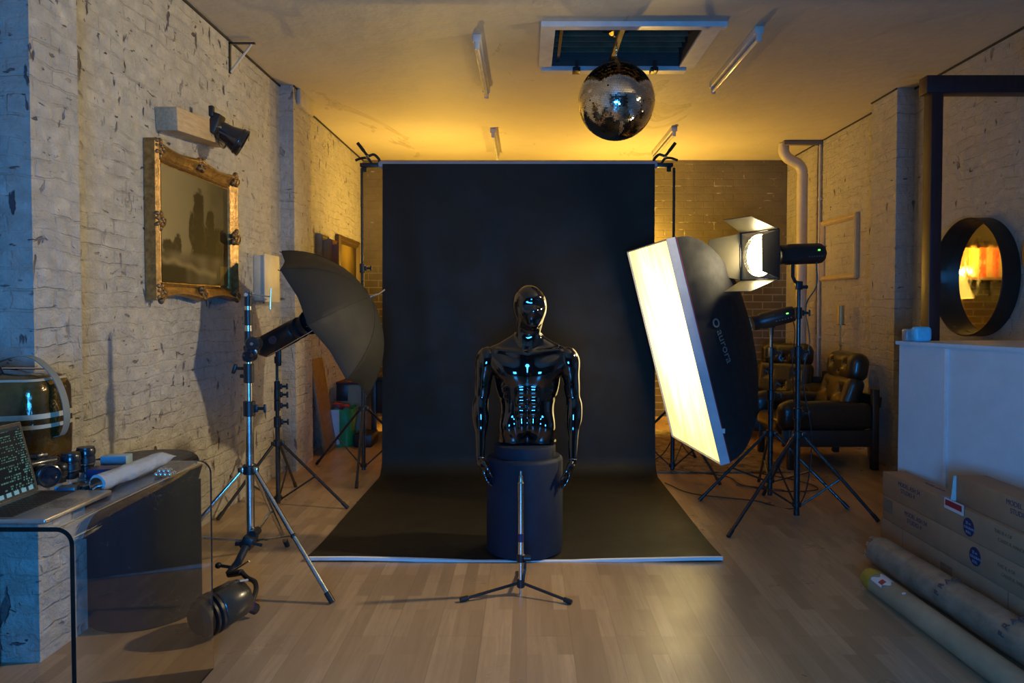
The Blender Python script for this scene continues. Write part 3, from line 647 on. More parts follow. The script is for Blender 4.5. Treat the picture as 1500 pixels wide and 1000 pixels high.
while x > -.1:
    w = random.uniform(.028, .06); h = random.uniform(.36, .40); m_ = random.choice(bm_) if not (.93 < x < 1.02) else bm_[0]
    if x > 1.28: w, h, m_ = .05, .21, bm_[0]
    t = thing('book', 'book %s on the wall shelf behind the backdrop' % ('with a red spine' if m_ is bm_[0] else 'with a tan or orange spine'), 'book', (x-w/2, YB-.14, 1.835), group='large books on the back wall shelf')
    obj('cover', G().bb((x-w, YB-.27, 1.835), (x-w+.003, YB-.02, 1.835+h)).bb((x-.003, YB-.27, 1.835), (x, YB-.02, 1.835+h)).bb((x-w, YB-.273, 1.835), (x, YB-.27, 1.835+h)), m_, t)
    obj('pages', G().bb((x-w+.003, YB-.27, 1.839), (x-.003, YB-.03, 1.831+h)), PG, t)
    x -= w+.002; k += 1
    if x < 1.27 and k == 1: x -= .03
def floor_lamp(x, y, label, power):
    t = thing('floor_lamp', label, 'lamp', (x, y, 0)); LM = M('lamp_brass', (.45, .32, .12), .3, .9)
    obj('base', G().lathe([(.13, 0), (.13, .015), (.03, .03), (.012, .05)], (x, y, 0), None, 36), LM, t)
    obj('pole', G().cyl((x, y, .03), (x, y, 1.62), .010), LM, t)
    m, nt, b = nmat('yellow_shade'); b.inputs['Base Color'].default_value = (.9, .62, .14, 1); b.inputs['Roughness'].default_value = .8
    b.inputs['Emission Color'].default_value = (1, .66, .10, 1); b.inputs['Emission Strength'].default_value = .9
    obj('lamp_shade', G().lathe([(.155, 1.56), (.045, 1.88), (.043, 1.88), (.153, 1.56)], (x, y, 0), None, 40, False), m, t)
    obj('bulb', G().sphere((x, y, 1.70), .03), emit('bulb_glass', (1, .7, .25), 6), t)
    ld = bpy.data.lights.new('lamp_light', 'POINT'); ld.energy = power; ld.color = (1, .60, .09); ld.shadow_soft_size = .035
    lo = bpy.data.objects.new('lamp_light', ld); C.objects.link(lo); lo.location = (0, 0, 1.865); lo.parent = t
floor_lamp(1.40, 9.25, 'yellow cone shade lamp behind the backdrop, seen in the round mirror', LAMP_P)
floor_lamp(-1.02, 8.6, 'yellow shade lamp lighting the left wall from behind the backdrop', LAMP_P*.75)

# unseen warm spotlight added on the right to brighten the left wall
LC = V((2.95, 4.15, 2.90)); aim = (V((-2.15, 3.2, 1.6))-LC).normalized(); RL_ = frame_of(aim)
t = thing('ceiling_spotlight', 'added unseen warm black spotlight under the ceiling above the white half wall, aimed at the left wall', 'spotlight', (LC.x, LC.y, ZC))
obj('ceiling_rose', G().cyl((LC.x, LC.y, ZC-.03), (LC.x, LC.y, ZC), .06), BLACK, t); obj('stem', G().cyl((LC.x, LC.y, LC.z), (LC.x, LC.y, ZC-.02), .010), BLACKM, t)
obj('can', G().lathe([(.03, -.14), (.07, -.13), (.08, 0), (.085, .05), (.080, .05), (.074, 0), (.05, -.10)], LC, RL_, 36, True), BLACK, t)
ld = bpy.data.lights.new('added_spot_bulb', 'SPOT'); ld.energy = ADDED_SPOT_E; ld.color = (1, .79, .45); ld.shadow_soft_size = .09; ld.spot_size = math.radians(88); ld.spot_blend = .6
lo = bpy.data.objects.new('added_spot_bulb', ld); C.objects.link(lo); lo.parent = t; lo.location = LC+aim*.055-V((LC.x, LC.y, ZC)); lo.rotation_euler = aim.to_track_quat('-Z', 'Y').to_euler()

# ------------------------------------------------------------------ unseen blue source behind the camera, set in the added window
ld = bpy.data.lights.new('unseen_blue_source', 'AREA'); ld.shape = 'RECTANGLE'; ld.size = WX1-WX0-.1; ld.size_y = WZ1-WZ0-.1; ld.energy = WIN_P; ld.color = (.03, .34, 1.0)
lo = bpy.data.objects.new('unseen_blue_source', ld); C.objects.link(lo); lo.location = ((WX0+WX1)/2, YF-.14, (WZ0+WZ1)/2); lo.rotation_euler = (PI/2, 0, 0)
w = bpy.data.worlds.new('world'); bpy.context.scene.world = w; w.use_nodes = True
w.node_tree.nodes['Background'].inputs[0].default_value = (.03, .25, .9, 1); w.node_tree.nodes['Background'].inputs[1].default_value = .3
# ================================================================== STANDS
def light_stand(name, label, c, feet, zc, zh, sections, mt, legr=.011, group=None, cat='light stand', parts=None, clampm=None):
    """c: (x, y); feet: floor points; zc: collar height; zh: height of the brace hub; sections: [(z0, z1, r)]"""
    clampm = clampm or BLACK
    x, y = c; t = thing(name, label, cat, (x, y, 0), group=group)
    for k, (z0, z1, r) in enumerate(sections):
        obj('pole', G().cyl((x, y, z0), (x, y, z1), r, n=24), mt, t)
        if k < len(sections)-1:
            cl = obj('clamp', G().cyl((x, y, z1-.05), (x, y, z1+.03), r+.009, n=24, bev=.004).box((x+r+.012, y, z1-.01), (.025, .02, .04), None, .004), clampm, t)
            obj('knob', G().cyl((x+r+.02, y, z1-.01), (x+r+.055, y, z1-.01), .009).box((x+r+.06, y, z1-.01), (.014, .012, .045), None, .005), clampm, cl)
    r0 = sections[0][2]
    obj('collar', G().cyl((x, y, zc-.025), (x, y, zc+.025), r0+.014, n=24, bev=.004), clampm, t)
    obj('brace_hub', G().cyl((x, y, zh-.015), (x, y, zh+.02), r0+.012, n=24, bev=.004), clampm, t)
    for f in feet:
        f = V((f[0], f[1], 0)); d = (V((f.x-x, f.y-y, 0))).normalized()
        a = V((x, y, zc))+d*(r0+.014); b = f+V((0, 0, legr))
        lg = obj('leg', G().cyl(a, b, legr, n=14).box(V((x, y, zc))+d*(r0+.02), (.03, .03, .03), None, .005), mt, t)
        e = (b-a).normalized(); obj('foot_cap', G().cyl(b-e*.05, b+e*.008, legr+.003, n=14), clampm, lg)
        mid = a.lerp(b, .52); h = V((x, y, zh))+d*(r0+.012)
        br = obj('brace', G().tube([h, mid], legr*.62, 8), mt, t); obj('rivet', G().sphere(mid, legr*1.25, nu=10, nv=6), clampm, br)
    return t

# backdrop stands with clamps, roll and paper
RY, RZ = 6.45, 2.685
tl = light_stand('backdrop_stand', 'tall black stand left of the black backdrop holding the paper roll', (-1.432, 6.47), [(-1.36, 5.88), (-1.93, 6.78), (-.95, 6.85)], .56, .06, [(.02, .95, .018), (.95, 1.80, .015), (1.80, 2.66, .012)], BLACKM, group=None)
tr = light_stand('backdrop_stand', 'tall black stand right of the black backdrop, partly behind the softbox', (1.285, 6.47), [(1.58, 6.0), (1.62, 7.05), (.80, 6.80)], .56, .06, [(.02, .95, .018), (.95, 1.80, .015), (1.80, 2.66, .012)], BLACKM)
t = thing('paper_roll', 'pale grey roll tube across the top of the black backdrop', 'roll', (-.06, RY, RZ))
obj('tube', G().cyl((-1.27, RY, RZ), (1.13, RY, RZ), .034, n=32), ALU_W, t)
obj('core', G().cyl((-1.30, RY, RZ), (1.16, RY, RZ), .022, n=24), M('core_card', (.4, .36, .30), .6), t)
def a_clamp(x, s, label):
    t = thing('spring_clamp', label, 'clamp', (x, RY, RZ+.03))
    obj('mount', G().box((x, RY, RZ-.005), (.16, .05, .035), None, .006).cyl((x-s*.05, RY+.02, RZ-.06), (x-s*.05, RY+.02, RZ+.01), .02), BLACK, t)
    g = G().tube(spline([(x+s*.09, RY-.01, RZ+.02), (x+s*.08, RY-.01, RZ+.05), (x+s*.04, RY-.01, RZ+.085), (x-s*.01, RY-.01, RZ+.075), (x-s*.05, RY-.01, RZ+.12), (x-s*.10, RY-.01, RZ+.185)], 5), [.012]*20+[.015]*6, 10)
    obj('handle', g, BLACK, t)
    obj('jaw', G().tube(spline([(x-s*.12, RY-.01, RZ+.035), (x-s*.06, RY-.01, RZ+.055), (x-s*.01, RY-.01, RZ+.05), (x+s*.02, RY-.01, RZ+.01)], 5), .011, 10), BLACK, t)
    obj('spring', G().tube([(x-s*.012+.012*math.cos(k*.9), RY-.02+.002*k-.02, RZ+.06+.012*math.sin(k*.9)) for k in range(22)], .003, 6), STEEL, t)
a_clamp(-1.36, 1, 'black spring clamp at the left end of the backdrop roll')
a_clamp(1.19, -1, 'black spring clamp at the right end of the backdrop roll')
# paper: down from the roll, one soft curve, then forward over the floor
path = [(RY-.036, RZ-.0)]
for k in range(1, 24): path.append((RY-.036-.04*(k/24)**3, RZ-(RZ-.17)*k/24))
cx_, r_ = RY-.136-.30, .36
cyc = [(RY-.076, .17)]
for k in range(1, 13):
    a = PI/2*k/12; cyc.append((RY-.076-.15*(1-math.cos(a)), .17-.165*math.sin(a)))
path += cyc
y_end = cyc[-1][0]
for k in range(1, 25): path.append((y_end-(y_end-4.19)*k/24, .005))
S = [0]
for a, b in zip(path[:-1], path[1:]): S.append(S[-1]+math.dist(a, b))
def paper_fn(u, v):
    s = v*S[-1]; k = max(i for i in range(len(S)) if S[i] <= s+1e-9); k = min(k, len(S)-2); f = (s-S[k])/(S[k+1]-S[k])
    y = path[k][0]+(path[k+1][0]-path[k][0])*f; z = path[k][1]+(path[k+1][1]-path[k][1])*f
    hw_ = 1.175+.012*min(1, v*1.4); x = -.066+(u-.5)*2*hw_
    hang = max(0, min(1, (z-.4)/.5))*max(0, min(1, v*6))
    y += hang*(.012*math.sin(x*4.1+1+z*.8)*1.0+.008*math.sin(x*9+z*2.3)-.02*math.exp(-((x+1.0-.12*(2.6-z))/.13)**2))
    if z < .02:                                   # front edge lifts towards the corners
        e = max(0, (4.75-y)/.56); lift = e**2*.020*min(1, max(0, (abs(x+.02)-.30)/.7))**.7; z += lift+.002*math.sin(x*6+y*3)*max(0, min(1, (6-y)))*.5+.001
    return V((x, y, z))
g = G(); g.slab(paper_fn, 60, 150, lambda u, v: (0, -.25, -1) if v > .6 else (0, 1, -.1), .003)
t = thing('paper_backdrop', 'black seamless paper backdrop hanging from the roll and sweeping out over the floor', 'backdrop', (-.066, 6.3, 0))
obj('paper', g, PAPER, t)
e_ = G(); pts = [paper_fn(i/60, 1.0) for i in range(61)]
vs = []; fs = []
for k, p in enumerate(pts):
    hgt = .006+.011*min(1, max(0, (abs(p.x+.02)-.25)/.35))
    vs += [p+V((0, 0, .0015)), p+V((0, -.016, -.001)), p+V((0, -.018, -min(hgt, p.z))), p+V((0, -.002, -min(hgt, p.z)))]
for k in range(60):
    for i in range(4): fs.append((k*4+i, k*4+(i+1) % 4, (k+1)*4+(i+1) % 4, (k+1)*4+i))
fs += [(0, 1, 2, 3), (240, 241, 242, 243)]
e_.add(vs, fs); obj('white_edge', e_, PAPERB, t, label='white cut front edge of the paper')

# ================================================================== PEDESTAL + MANNEQUIN
PC = V((-.01, 4.375, 0)); PR = .226; ZP = .642
t = thing('round_plinth', 'two-tier navy black cylinder plinth carrying the mannequin', 'plinth', PC)
Z = .009
obj('drum', G().lathe([(PR-.01, Z), (PR, Z+.01), (PR, .55), (PR-.004, .562), (PR-.016, .572), (PR-.05, .574)], PC, None, 96), PEDB, t)
obj('riser', G().lathe([(.183, .574), (.183, .63), (.180, .639), (.172, ZP), (.05, ZP)], PC, None, 96), PEDB, t)

MO = V((-.002, 4.375, 0))
man = thing('mannequin', 'glossy black male torso mannequin without a face standing on the round plinth', 'mannequin', (MO.x, MO.y, ZP))
def mir(fn):
    for s in (-1, 1): fn(s)
sd = SDF((-.28, -.18, .62), (.30, .20, 1.60), .0042)
sd.ell((0, .012, 1.04), (.160, .108, .19), .01).ell((0, .015, 1.13), (.178, .098, .095), .05)
mir(lambda s: sd.cone((s*.080, .012, 1.02), (s*.066, .008, .83), .094, .080, .05).cone((s*.066, .008, .83), (s*.082, .012, .64), .080, .094, .05))
mir(lambda s: sd.ell((s*.130, .03, 1.02), (.056, .062, .13), .05))
mir(lambda s: sd.cone((s*.03, .035, 1.270), (s*.18, .022, 1.175), .046, .050, .06))
mir(lambda s: sd.ell((s*.200, .010, 1.135), (.062, .066, .080), .035))
mir(lambda s: sd.ell((s*.080, -.058, 1.066), (.094, .050, .076), .020, Matrix.Rotation(-s*.22, 3, 'Y')))
mir(lambda s: sd.ell((s*.150, -.042, 1.105), (.056, .045, .056), .04))
mir(lambda s: sd.cone((s*.018, -.066, 1.176), (s*.17, -.038, 1.196), .010, .010, .028))
sd.cone((0, .03, 1.17), (.010, .010, 1.36), .062, .058, .05)
mir(lambda s: sd.cone((s*.012, -.056, 1.188), (s*.056+.008, -.008, 1.335), .010, .012, .025))
for z, w in ((.958, .036), (.900, .036), (.842, .035)):
    for s in (-1, 1): sd.rbox((s*.036, -.078, z), (.062, .036, .050), .015, .016)
for s in (-1, 1):
    sd.ell((s*.033, -.070, .760), (.034, .028, .070), .022); sd.ell((s*.112, -.028, .745), (.050, .064, .080), .035)
    for k, z in enumerate((1.0, .965, .93)): sd.ell((s*(.128-.006*k), -.046+.004*k, z), (.032, .026, .013), .016, Matrix.Rotation(s*.5, 3, 'Y'))
    sd.cone((s*.080, -.10, .975), (s*.076, -.10, .80), .005, .005, .026, sub=True)
    sd.cone((s*.135, -.095, .705), (s*.055, -.115, .648), .007, .010, .03, sub=True)
sd.cone((0, -.118, 1.11), (0, -.108, .70), .007, .007, .018, sub=True)
sd.ell((0, -.102, .815), (.006, .012, .008), .006, sub=True)
sd.ell((0, -.094, 1.205), (.016, .03, .014), .02, sub=True)
# smooth egg head, turned a little to the right
Rh = Matrix.Rotation(math.radians(14), 3, 'Z') @ Matrix.Rotation(math.radians(-3), 3, 'X')
def hp(x, y, z): p = Rh @ V((x, y, z)); return (.013+p.x, -.002+p.y, 1.455+p.z)
sd.ell(hp(0, .012, .028), (.093, .110, .100), .01, Rh).ell(hp(0, -.026, -.045), (.070, .080, .082), .07, Rh).ell(hp(0, -.022, -.01), (.080, .088, .100), .05, Rh)
sd.cone(hp(0, -.104, .012), hp(0, -.110, -.024), .004, .007, .045).ell(hp(0, -.080, -.108), (.026, .020, .016), .04, Rh)
for s in (-1, 1): sd.ell(hp(s*.034, -.122, .008), (.020, .012, .012), .045, Rh, sub=True)
sd.cut((0, 0, ZP+.004), (0, 0, -1))
g = sd.mesh(6); g.v = [(x+MO.x+.008, y+MO.y, z) for x, y, z in g.v]
torso = obj('torso', g, GLOSSK, man, angle=60)
def arm(s, sh, el, wr, hand_dir, palm_n):
    """s side, joints relative to MO"""
    sh, el, wr = V(sh), V(el), V(wr)
    lo = V([min(a[i] for a in (sh, el, wr))-.11 for i in range(3)]); hi = V([max(a[i] for a in (sh, el, wr))+.11 for i in range(3)])
    a = SDF(lo, hi, .0038); e = (el-sh).normalized(); f = (wr-el).normalized(); out = V((s, 0, 0)); fr = V((0, -1, 0))
    a.ell(sh+V((-s*.004, .0, .006)), (.070, .070, .088), .01).ell(sh+V((s*.014, -.010, -.035)), (.046, .054, .085), .03)
    a.cone(sh+out*.008, el, .050, .038, .03).ell(sh.lerp(el, .55)+fr*.016, (.036, .034, .085), .03).ell(sh.lerp(el, .50)-fr*.018+out*.008, (.034, .034, .09), .03)
    a.cone(el, wr, .040, .0245, .03).ell(el.lerp(wr, .18)+out*.006+fr*.006, (.042, .043, .085), .03).ell(el.lerp(wr, .30)-out*.008, (.034, .038, .085), .03)
    a.ell(el-fr*.030, (.022, .018, .022), .02)
    # flat joint face where the arm plugs into the shoulder
    a.cut(sh-V((s*.036, 0, 0)), (-s, 0, -.0)); a.cut(wr, f)
    g = a.mesh(5); g.v = [(x+MO.x+.008, y+MO.y, z) for x, y, z in g.v]; ar = obj('arm', g, GLOSSK, man, angle=60)
    # hand
    d = V(hand_dir).normalized(); nrm = V(palm_n); nrm = (nrm-d*nrm.dot(d)).normalized(); w = d.cross(nrm)*s   # w: thumb side
    if w.y > 0: w = -w
    h = SDF(wr-V((.11, .11, .25)), wr+V((.11, .11, .05)), .0028)
    h.cone(wr-d*.002, wr+d*.03, .0235, .024, .01)
    Rp = Matrix((w, nrm, d)).transposed()
    h.rbox(wr+d*.062, (.078, .028, .075), .013, .02, Rp).ell(wr+d*.045+w*.024+nrm*.008, (.020, .020, .034), .018, Rp)
    L_ = [.078, .088, .082, .064]
    for k in range(4):
        b0 = wr+d*.094+w*(.029-.0195*k)-nrm*.001; ang = 0.18+.10*k; p = b0; dd = d+w*(.06-.05*k)
        for j, fr_ in enumerate((.44, .32, .24)):
            dd = (dd*math.cos(ang)+nrm*math.sin(ang)).normalized(); q = p+dd*L_[k]*fr_
            h.cone(p, q, .0098-.0011*j, .0092-.0013*j, .006 if j else .010); p = q; ang = .26+.06*k
    b0 = wr+d*.030+w*.030+nrm*.006; p = b0; dd = (d*.80+w*.52+nrm*.30).normalized()
    for j, ln in enumerate((.040, .032, .024)):
        q = p+dd*ln; h.cone(p, q, .0125-.0016*j, .0112-.0018*j, .012 if j == 0 else .005); p = q; dd = (dd+d*.35+nrm*.12-w*.18).normalized()
    h.cut(wr, -d) if False else None
    g = h.mesh(3); g.v = [(x+MO.x+.008, y+MO.y, z) for x, y, z in g.v]; hd = obj('hand', g, GLOSSK, ar, angle=60)
    obj('wrist_seam', G().lathe([(.0245, -.002), (.0252, 0), (.0245, .002)], wr+V((MO.x+.008, MO.y, 0)), frame_of(f), 32, False), M('seam_grey', (.12, .12, .13), .2, .5) if 'seam_grey' not in bpy.data.materials else bpy.data.materials['seam_grey'], ar)
arm(-1, (-.240, .005, 1.125), (-.276, -.005, .875), (-.272, -.105, .575), (.22, -.12, -1), (1, .25, .2))
arm(1, (.240, .005, 1.125), (.276, -.005, .875), (.262, -.105, .565), (-.20, -.06, -1), (-1, .1, -.1))

# small floor stand in front
cS = V((-.028, 3.70, 0))
t = thing('floor_stand', 'short folding floor stand with a steel pole in front of the plinth', 'light stand', cS)
obj('pole', G().cyl(cS+V((0, 0, .20)), cS+V((0, 0, .565)), .0145, n=24), STEEL, t)
obj('lower_pole', G().cyl(cS+V((0, 0, .03)), cS+V((0, 0, .22)), .0115, n=24), STEEL, t)
obj('spigot', G().lathe([(.0145, .565), (.011, .572), (.010, .600), (.006, .602), (.006, .612), (.004, .625)], cS, None, 24), M('brass_spigot', (.35, .32, .24), .3, .9), t)
obj('clamp', G().cyl(cS+V((0, 0, .165)), cS+V((0, 0, .205)), .020, n=24, bev=.003).box(cS+V((.025, 0, .185)), (.03, .02, .03), None, .005).cyl(cS+V((.02, -.01, .13)), cS+V((.02, -.01, .17)), .008), BLACK, t)
obj('knob', G().cyl(cS+V((.015, -.005, .185)), cS+V((.05, -.005, .185)), .016, n=12), BLACK, t)
obj('lever', G().box(cS+V((.016, -.012, .10)), (.014, .012, .075), Matrix.Rotation(.15, 3, 'Y'), .004), BLACK, t)
obj('label_band', G().cyl(cS+V((0, 0, .268)), cS+V((0, 0, .310)), .0150, n=24), M('navy_label', (.02, .02, .07), .4), t)
obj('hub', G().cyl(cS+V((0, 0, .035)), cS+V((0, 0, .075)), .021, n=20, bev=.004), BLACK, t)
obj('foot_spike', G().cyl(cS+V((0, 0, .0)), cS+V((0, 0, .035)), .008), STEEL, t)
for f in ((-.318, 3.60), (.214, 3.575), (-.03, 4.02)):
    b = V((f[0], f[1], .012)); a = cS+V((0, 0, .060)); dd = (b-a).normalized()
    lg = obj('leg', G().cyl(a, b, .0075, n=12), BLACKM, t); obj('foot_cap', G().cyl(b-dd*.035, b+dd*.010, .0125, n=16, bev=.003), BLACK, lg)

# ================================================================== LEFT: silver stand with hanging flash head
SC = (-1.452, 3.86)
t = light_stand('light_stand', 'tall silver stand with black elbow joint beside the acrylic table', SC, [(-.952, 3.58), (-1.45, 4.44), (-1.955, 3.57)], .60, .225, [(.20, .93, .022), (.93, 1.13, .017)], CHROME, legr=.0125)
x, y = SC
obj('pole', G().cyl((x, y, 1.13), (x, y, 1.53), .0165, n=24), CHROME, t)
cb = obj('lock_collar', G().cyl((x, y, 1.055), (x, y, 1.155), .027, n=24, bev=.003).box((x-.03, y, 1.09), (.03, .02, .02), None, .004), BLACK, t)
obj('wing_knob', G().cyl((x-.03, y, 1.13), (x-.075, y, 1.13), .008).box((x-.075, y, 1.128), (.02, .02, .055), Matrix.Rotation(.3, 3, 'Y'), .008), BLACK, cb)
el = G(); RE = Matrix.Rotation(PI/2, 3, 'X')
el.cyl((x+.030, y-.035, 1.260), (x+.030, y+.03, 1.260), .038, n=28, bev=.006).cyl((x+.006, y-.035, 1.195), (x+.006, y+.03, 1.195), .032, n=28, bev=.006).box((x+.018, y-.003, 1.228), (.066, .06, .06), Matrix.Rotation(-.25, 3, 'Y'), .01)
ej = obj('elbow_joint', el, M('black_gloss_joint', (.012, .014, .02), .2, coat=.6), t)
for dx, z in ((.030, 1.260), (.030, 1.20), (-.016, 1.20)): obj('screw', G().cyl((x+dx, y-.040, z), (x+dx, y-.034, z), .008 if dx > 0 else .005), STEEL, ej)
obj('sleeve', G().cyl((x, y, 1.26), (x, y, 1.325), .020, n=24).cyl((x, y, 1.355), (x, y, 1.435), .020, n=24, bev=.003).cyl((x, y, 1.455), (x, y, 1.53), .019, n=24, bev=.003), BLACK, t)
obj('top_pin', G().cyl((x, y-.03, 1.515), (x, y-.025, 1.515), .010).cyl((x+.01, y, 1.52), (x+.115, y, 1.505), .0035).cyl((x+.01, y-.01, 1.515), (x+.10, y-.01, 1.49), .0025).cyl((x+.115, y, 1.44), (x+.12, y, 1.55), .0035), STEEL, t)
# flash head hanging low on the stand
t = thing('flash_head', 'black flash head hanging head-down near the floor from the silver stand', 'flash head', (-1.42, 3.45, 0))
hx, hy = x, y
obj('clamp', G().box((hx+.012, hy-.05, .235), (.06, .09, .07), Matrix.Rotation(.4, 3, 'Y'), .012).cyl((hx+.03, hy-.06, .27), (hx+.03, hy+.02, .27), .022, n=20).cyl((hx+.04, hy-.07, .23), (hx+.085, hy-.07, .22), .008).cyl((hx-.03, hy-.06, .225), (hx-.055, hy-.06, .225), .012), BLACK, t)
obj('arm', G().tube([(hx+.01, hy-.09, .22), (hx-.01, hy-.15, .155), (hx-.035, hy-.20, .085+.03)], .020, 14).cyl((hx-.10, hy-.17, .15), (hx-.03, hy-.17, .14), .008).sphere((hx-.10, hy-.17, .15), .016), BLACK, t)
obj('lever', G().cyl((hx-.02, hy-.20, .13), (hx+.075, hy-.22, .19), .005), STEEL, t)
yk = [at(*p) for p in ((354, 838, 3.62), (362, 846, 3.60), (373, 852, 3.55), (375, 864, 3.50), (370, 878, 3.44), (366, 888, 3.40))]
obj('yoke', G().tube(spline(yk, 4), .012, 10).tube([(hx-.035, hy-.20, .115), yk[0]], .016, 10), BLACK, t)
h1 = on(352, 874, .125); h0 = on(292, 907, .098); dr = (h0-h1).normalized(); RR = frame_of(dr); Lh = (h0-h1).length
bd = obj('housing', G().lathe([(.050, -.03), (.080, -.012), (.090, .03), (.092, Lh*.60), (.082, Lh*.64)], h1, RR, 10), M('flash_housing', (.040, .032, .022), .3, coat=.3), t, angle=50)
obj('hood', G().lathe([(.080, Lh*.62), (.093, Lh*.66), (.093, Lh*.72), (.080, Lh*.75), (.090, Lh*.79), (.090, Lh*.84), (.076, Lh*.87), (.084, Lh*.91), (.080, Lh*1.02), (.066, Lh*1.08), (.060, Lh*1.12), (.03, Lh*1.125)], h1, RR, 32), BLACK, t)
obj('label', G().box(h1+V((.03, -.030, .088)), (.035, .018, .002), Matrix.Rotation(.5, 3, 'Z')), WHITEL, bd)
pk = yk[-1]; sdn = V((.75, -.62, 0)).normalized(); kc = h1.lerp(h0, .12); kc = kc+(pk-kc)*.35
obj('purple_ring', G().cyl(kc+(pk-kc)*.0, kc+(pk-kc)*.9, .034, n=28, bev=.004), M('violet_anodised', (.12, .03, .40), .3, .5), t)
obj('knob', G().cyl(pk-(pk-kc)*.1, pk+(pk-kc).normalized()*.045, .026, n=10, bev=.004), BLACK, t)

# ================================================================== black stand with flash and umbrella
UC = (-1.825, 5.40)
light_stand('light_stand', 'black tripod stand carrying the flash and black umbrella', UC, [(-1.288, 5.28), (-2.10, 5.00), (-1.86, 5.92)], .455, .045, [(.01, .62, .017), (.62, .74, .014), (.74, .82, .014), (.82, .88, .012), (.88, 1.08, .010)], BLACKM)
ux, uy = UC
RC = V((-1.43, 5.25, 1.334)); ax = V((.858, .08, .50)).normalized()
t = thing('flash_head', 'black flash head pointing up into the black umbrella', 'flash head', (ux, uy, 1.08))
f1 = at(384, 509, 5.50); f0 = at(450, 474, 5.30); da = (f0-f1).normalized(); RF = frame_of(da); LF = (f0-f1).length
obj('housing', G().lathe([(.05, -.02), (.075, 0), (.085, .03), (.085, LF*.72), (.07, LF*.76)], f1, RF, 8), BLACK, t, angle=50)
obj('reflector', G().lathe([(.07, LF*.76), (.078, LF*.80), (.078, LF*.86), (.062, LF*.88), (.065, LF*.90), (.090, LF*1.05), (.088, LF*1.05), (.05, LF*.9)], f1, RF, 32), BLACK, t)
obj('bracket', G().box((ux+.015, uy-.01, 1.10), (.04, .03, .16), None, .01).tube([(ux+.015, uy-.01, 1.17), f1.lerp(f0, .3)], .014, 10).cyl((ux, uy, 1.04), (ux, uy, 1.09), .018), BLACK, t)
obj('knob', G().cyl(f1.lerp(f0, .35)+V((.0, -.085, .0)), f1.lerp(f0, .35)+V((.0, -.105, .0)), .03, n=24), M('violet_black', (.025, .02, .05), .3), t)
t = thing('photo_umbrella', 'open black photographic umbrella on the black flash stand', 'umbrella', RC)
HU, RU, nr = .37, .59, 8; apex = RC+ax*HU; RA = frame_of(ax)
TH = 1.15
def canopy(a, r, o=0.0):                 # a angle, r 0..1 from tip to rim
    k = (a*nr/(2*PI)) % 1; sc = 1-.11*(1-abs(2*k-1)**2)*r**1.1
    rad = (RU+o)*math.sin(TH*r)/math.sin(TH)*sc; dep = HU*(1-math.cos(TH*r))/(1-math.cos(TH))*(1-.05*(1-abs(2*k-1)))
    return apex+RA @ V((math.cos(a)*rad, math.sin(a)*rad, o-dep))
g = G(); nu, nv = nr*10, 18
g.slab(lambda u, v: canopy(2*PI*u, max(.001, v)), nu, nv, lambda u, v: RA @ V((0, 0, -1)), .003)
cn = obj('canopy', g, UMBK, t, angle=40)
for k in range(nr):
    a = 2*PI*k/nr; obj('rib', G().tube([canopy(a, q/14*1.0, -.008) for q in range(1, 15)]+[canopy(a, 1.02)], .003, 6), BLACKM, t)
for k in range(nr): obj('seam', G().tube([canopy(2*PI*k/nr, q/14, .001) for q in range(1, 15)], .0022, 6), UMBK, cn)
obj('shaft', G().cyl(apex+ax*.05, RC-ax*.46, .004), STEEL, t)
obj('tip', G().cyl(apex-ax*.01, apex+ax*.02, .012, .008).tube([apex+ax*.01, apex+ax*.05+V((.02, 0, .0)), apex+ax*.05+V((.06, 0, .03))], .006, 8), STEEL, t)
# ================================================================== RIGHT: softbox
A_ = V((.812, 5.98, 1.892)); D_ = V((1.182, 5.98, .401)); B_ = V((.923, 4.90, 1.893)); C_ = V((1.308, 4.90, .396))
nS = -((B_-A_).cross(D_-A_)).normalized()
if nS.x > 0: nS = -nS                    # faces left, a little down
cF = (A_+B_+C_+D_)/4; head = cF - nS*.62+V((0, 0, .04))
st = light_stand('light_stand', 'black stand carrying the big softbox', (1.84, 5.55), [(1.30, 5.50), (2.31, 5.28), (1.93, 6.10)], .50, .14, [(.03, .80, .019), (.80, 1.12, .016), (1.12, 1.26, .013)], BLACKM)
sb = thing('softbox', 'big rectangular softbox with a glowing white front tilted toward the mannequin', 'softbox', cF)
def soft_front_mat():
    m, nt, b = nmat('diffuser_cloth'); vec = coords(nt)
    b.inputs['Base Color'].default_value = (.7, .7, .68, 1); b.inputs['Roughness'].default_value = .8
    sp = N(nt, 'ShaderNodeSeparateXYZ'); L(nt, vec, sp.inputs[0])
    fold = noise_n(nt, coords(nt, (3, 9, 1.4)), 1.0, 4, .55, 1.0)
    d = N(nt, 'ShaderNodeVectorMath', operation='LENGTH'); mp = N(nt, 'ShaderNodeMapping'); mp.inputs['Scale'].default_value = (.9, 1.15, .95); mp.inputs['Location'].default_value = (0, 0.05, -.10)
    L(nt, vec, mp.inputs[0]); L(nt, mp.outputs[0], d.inputs[0])
    hot = ramp(nt, d.outputs['Value'], [(.05, (1.0, .80, .44)), (.40, (.80, .60, .24)), (.80, (.42, .29, .085))])
    L(nt, mixc(nt, 1.0, hot, ramp(nt, fold, [(.36, .58), (.60, 1.0)]), 'MULTIPLY'), b.inputs['Emission Color']); b.inputs['Emission Strength'].default_value = SOFT_E
    return m
inn = .035
e1 = (B_-A_).normalized(); e2 = (D_-A_).normalized(); w1 = (B_-A_).length; w2 = (D_-A_).length
def fr_pt(u, v, dpt=0.0): return A_+e1*(w1*u)+e2*(w2*v)+nS*dpt
g = G(); g.slab(lambda u, v: fr_pt(.004+u*.992, .003+v*.994, -.012-.028*math.sin(PI*u)*math.sin(PI*v)), 20, 28, lambda u, v: -nS, .002)
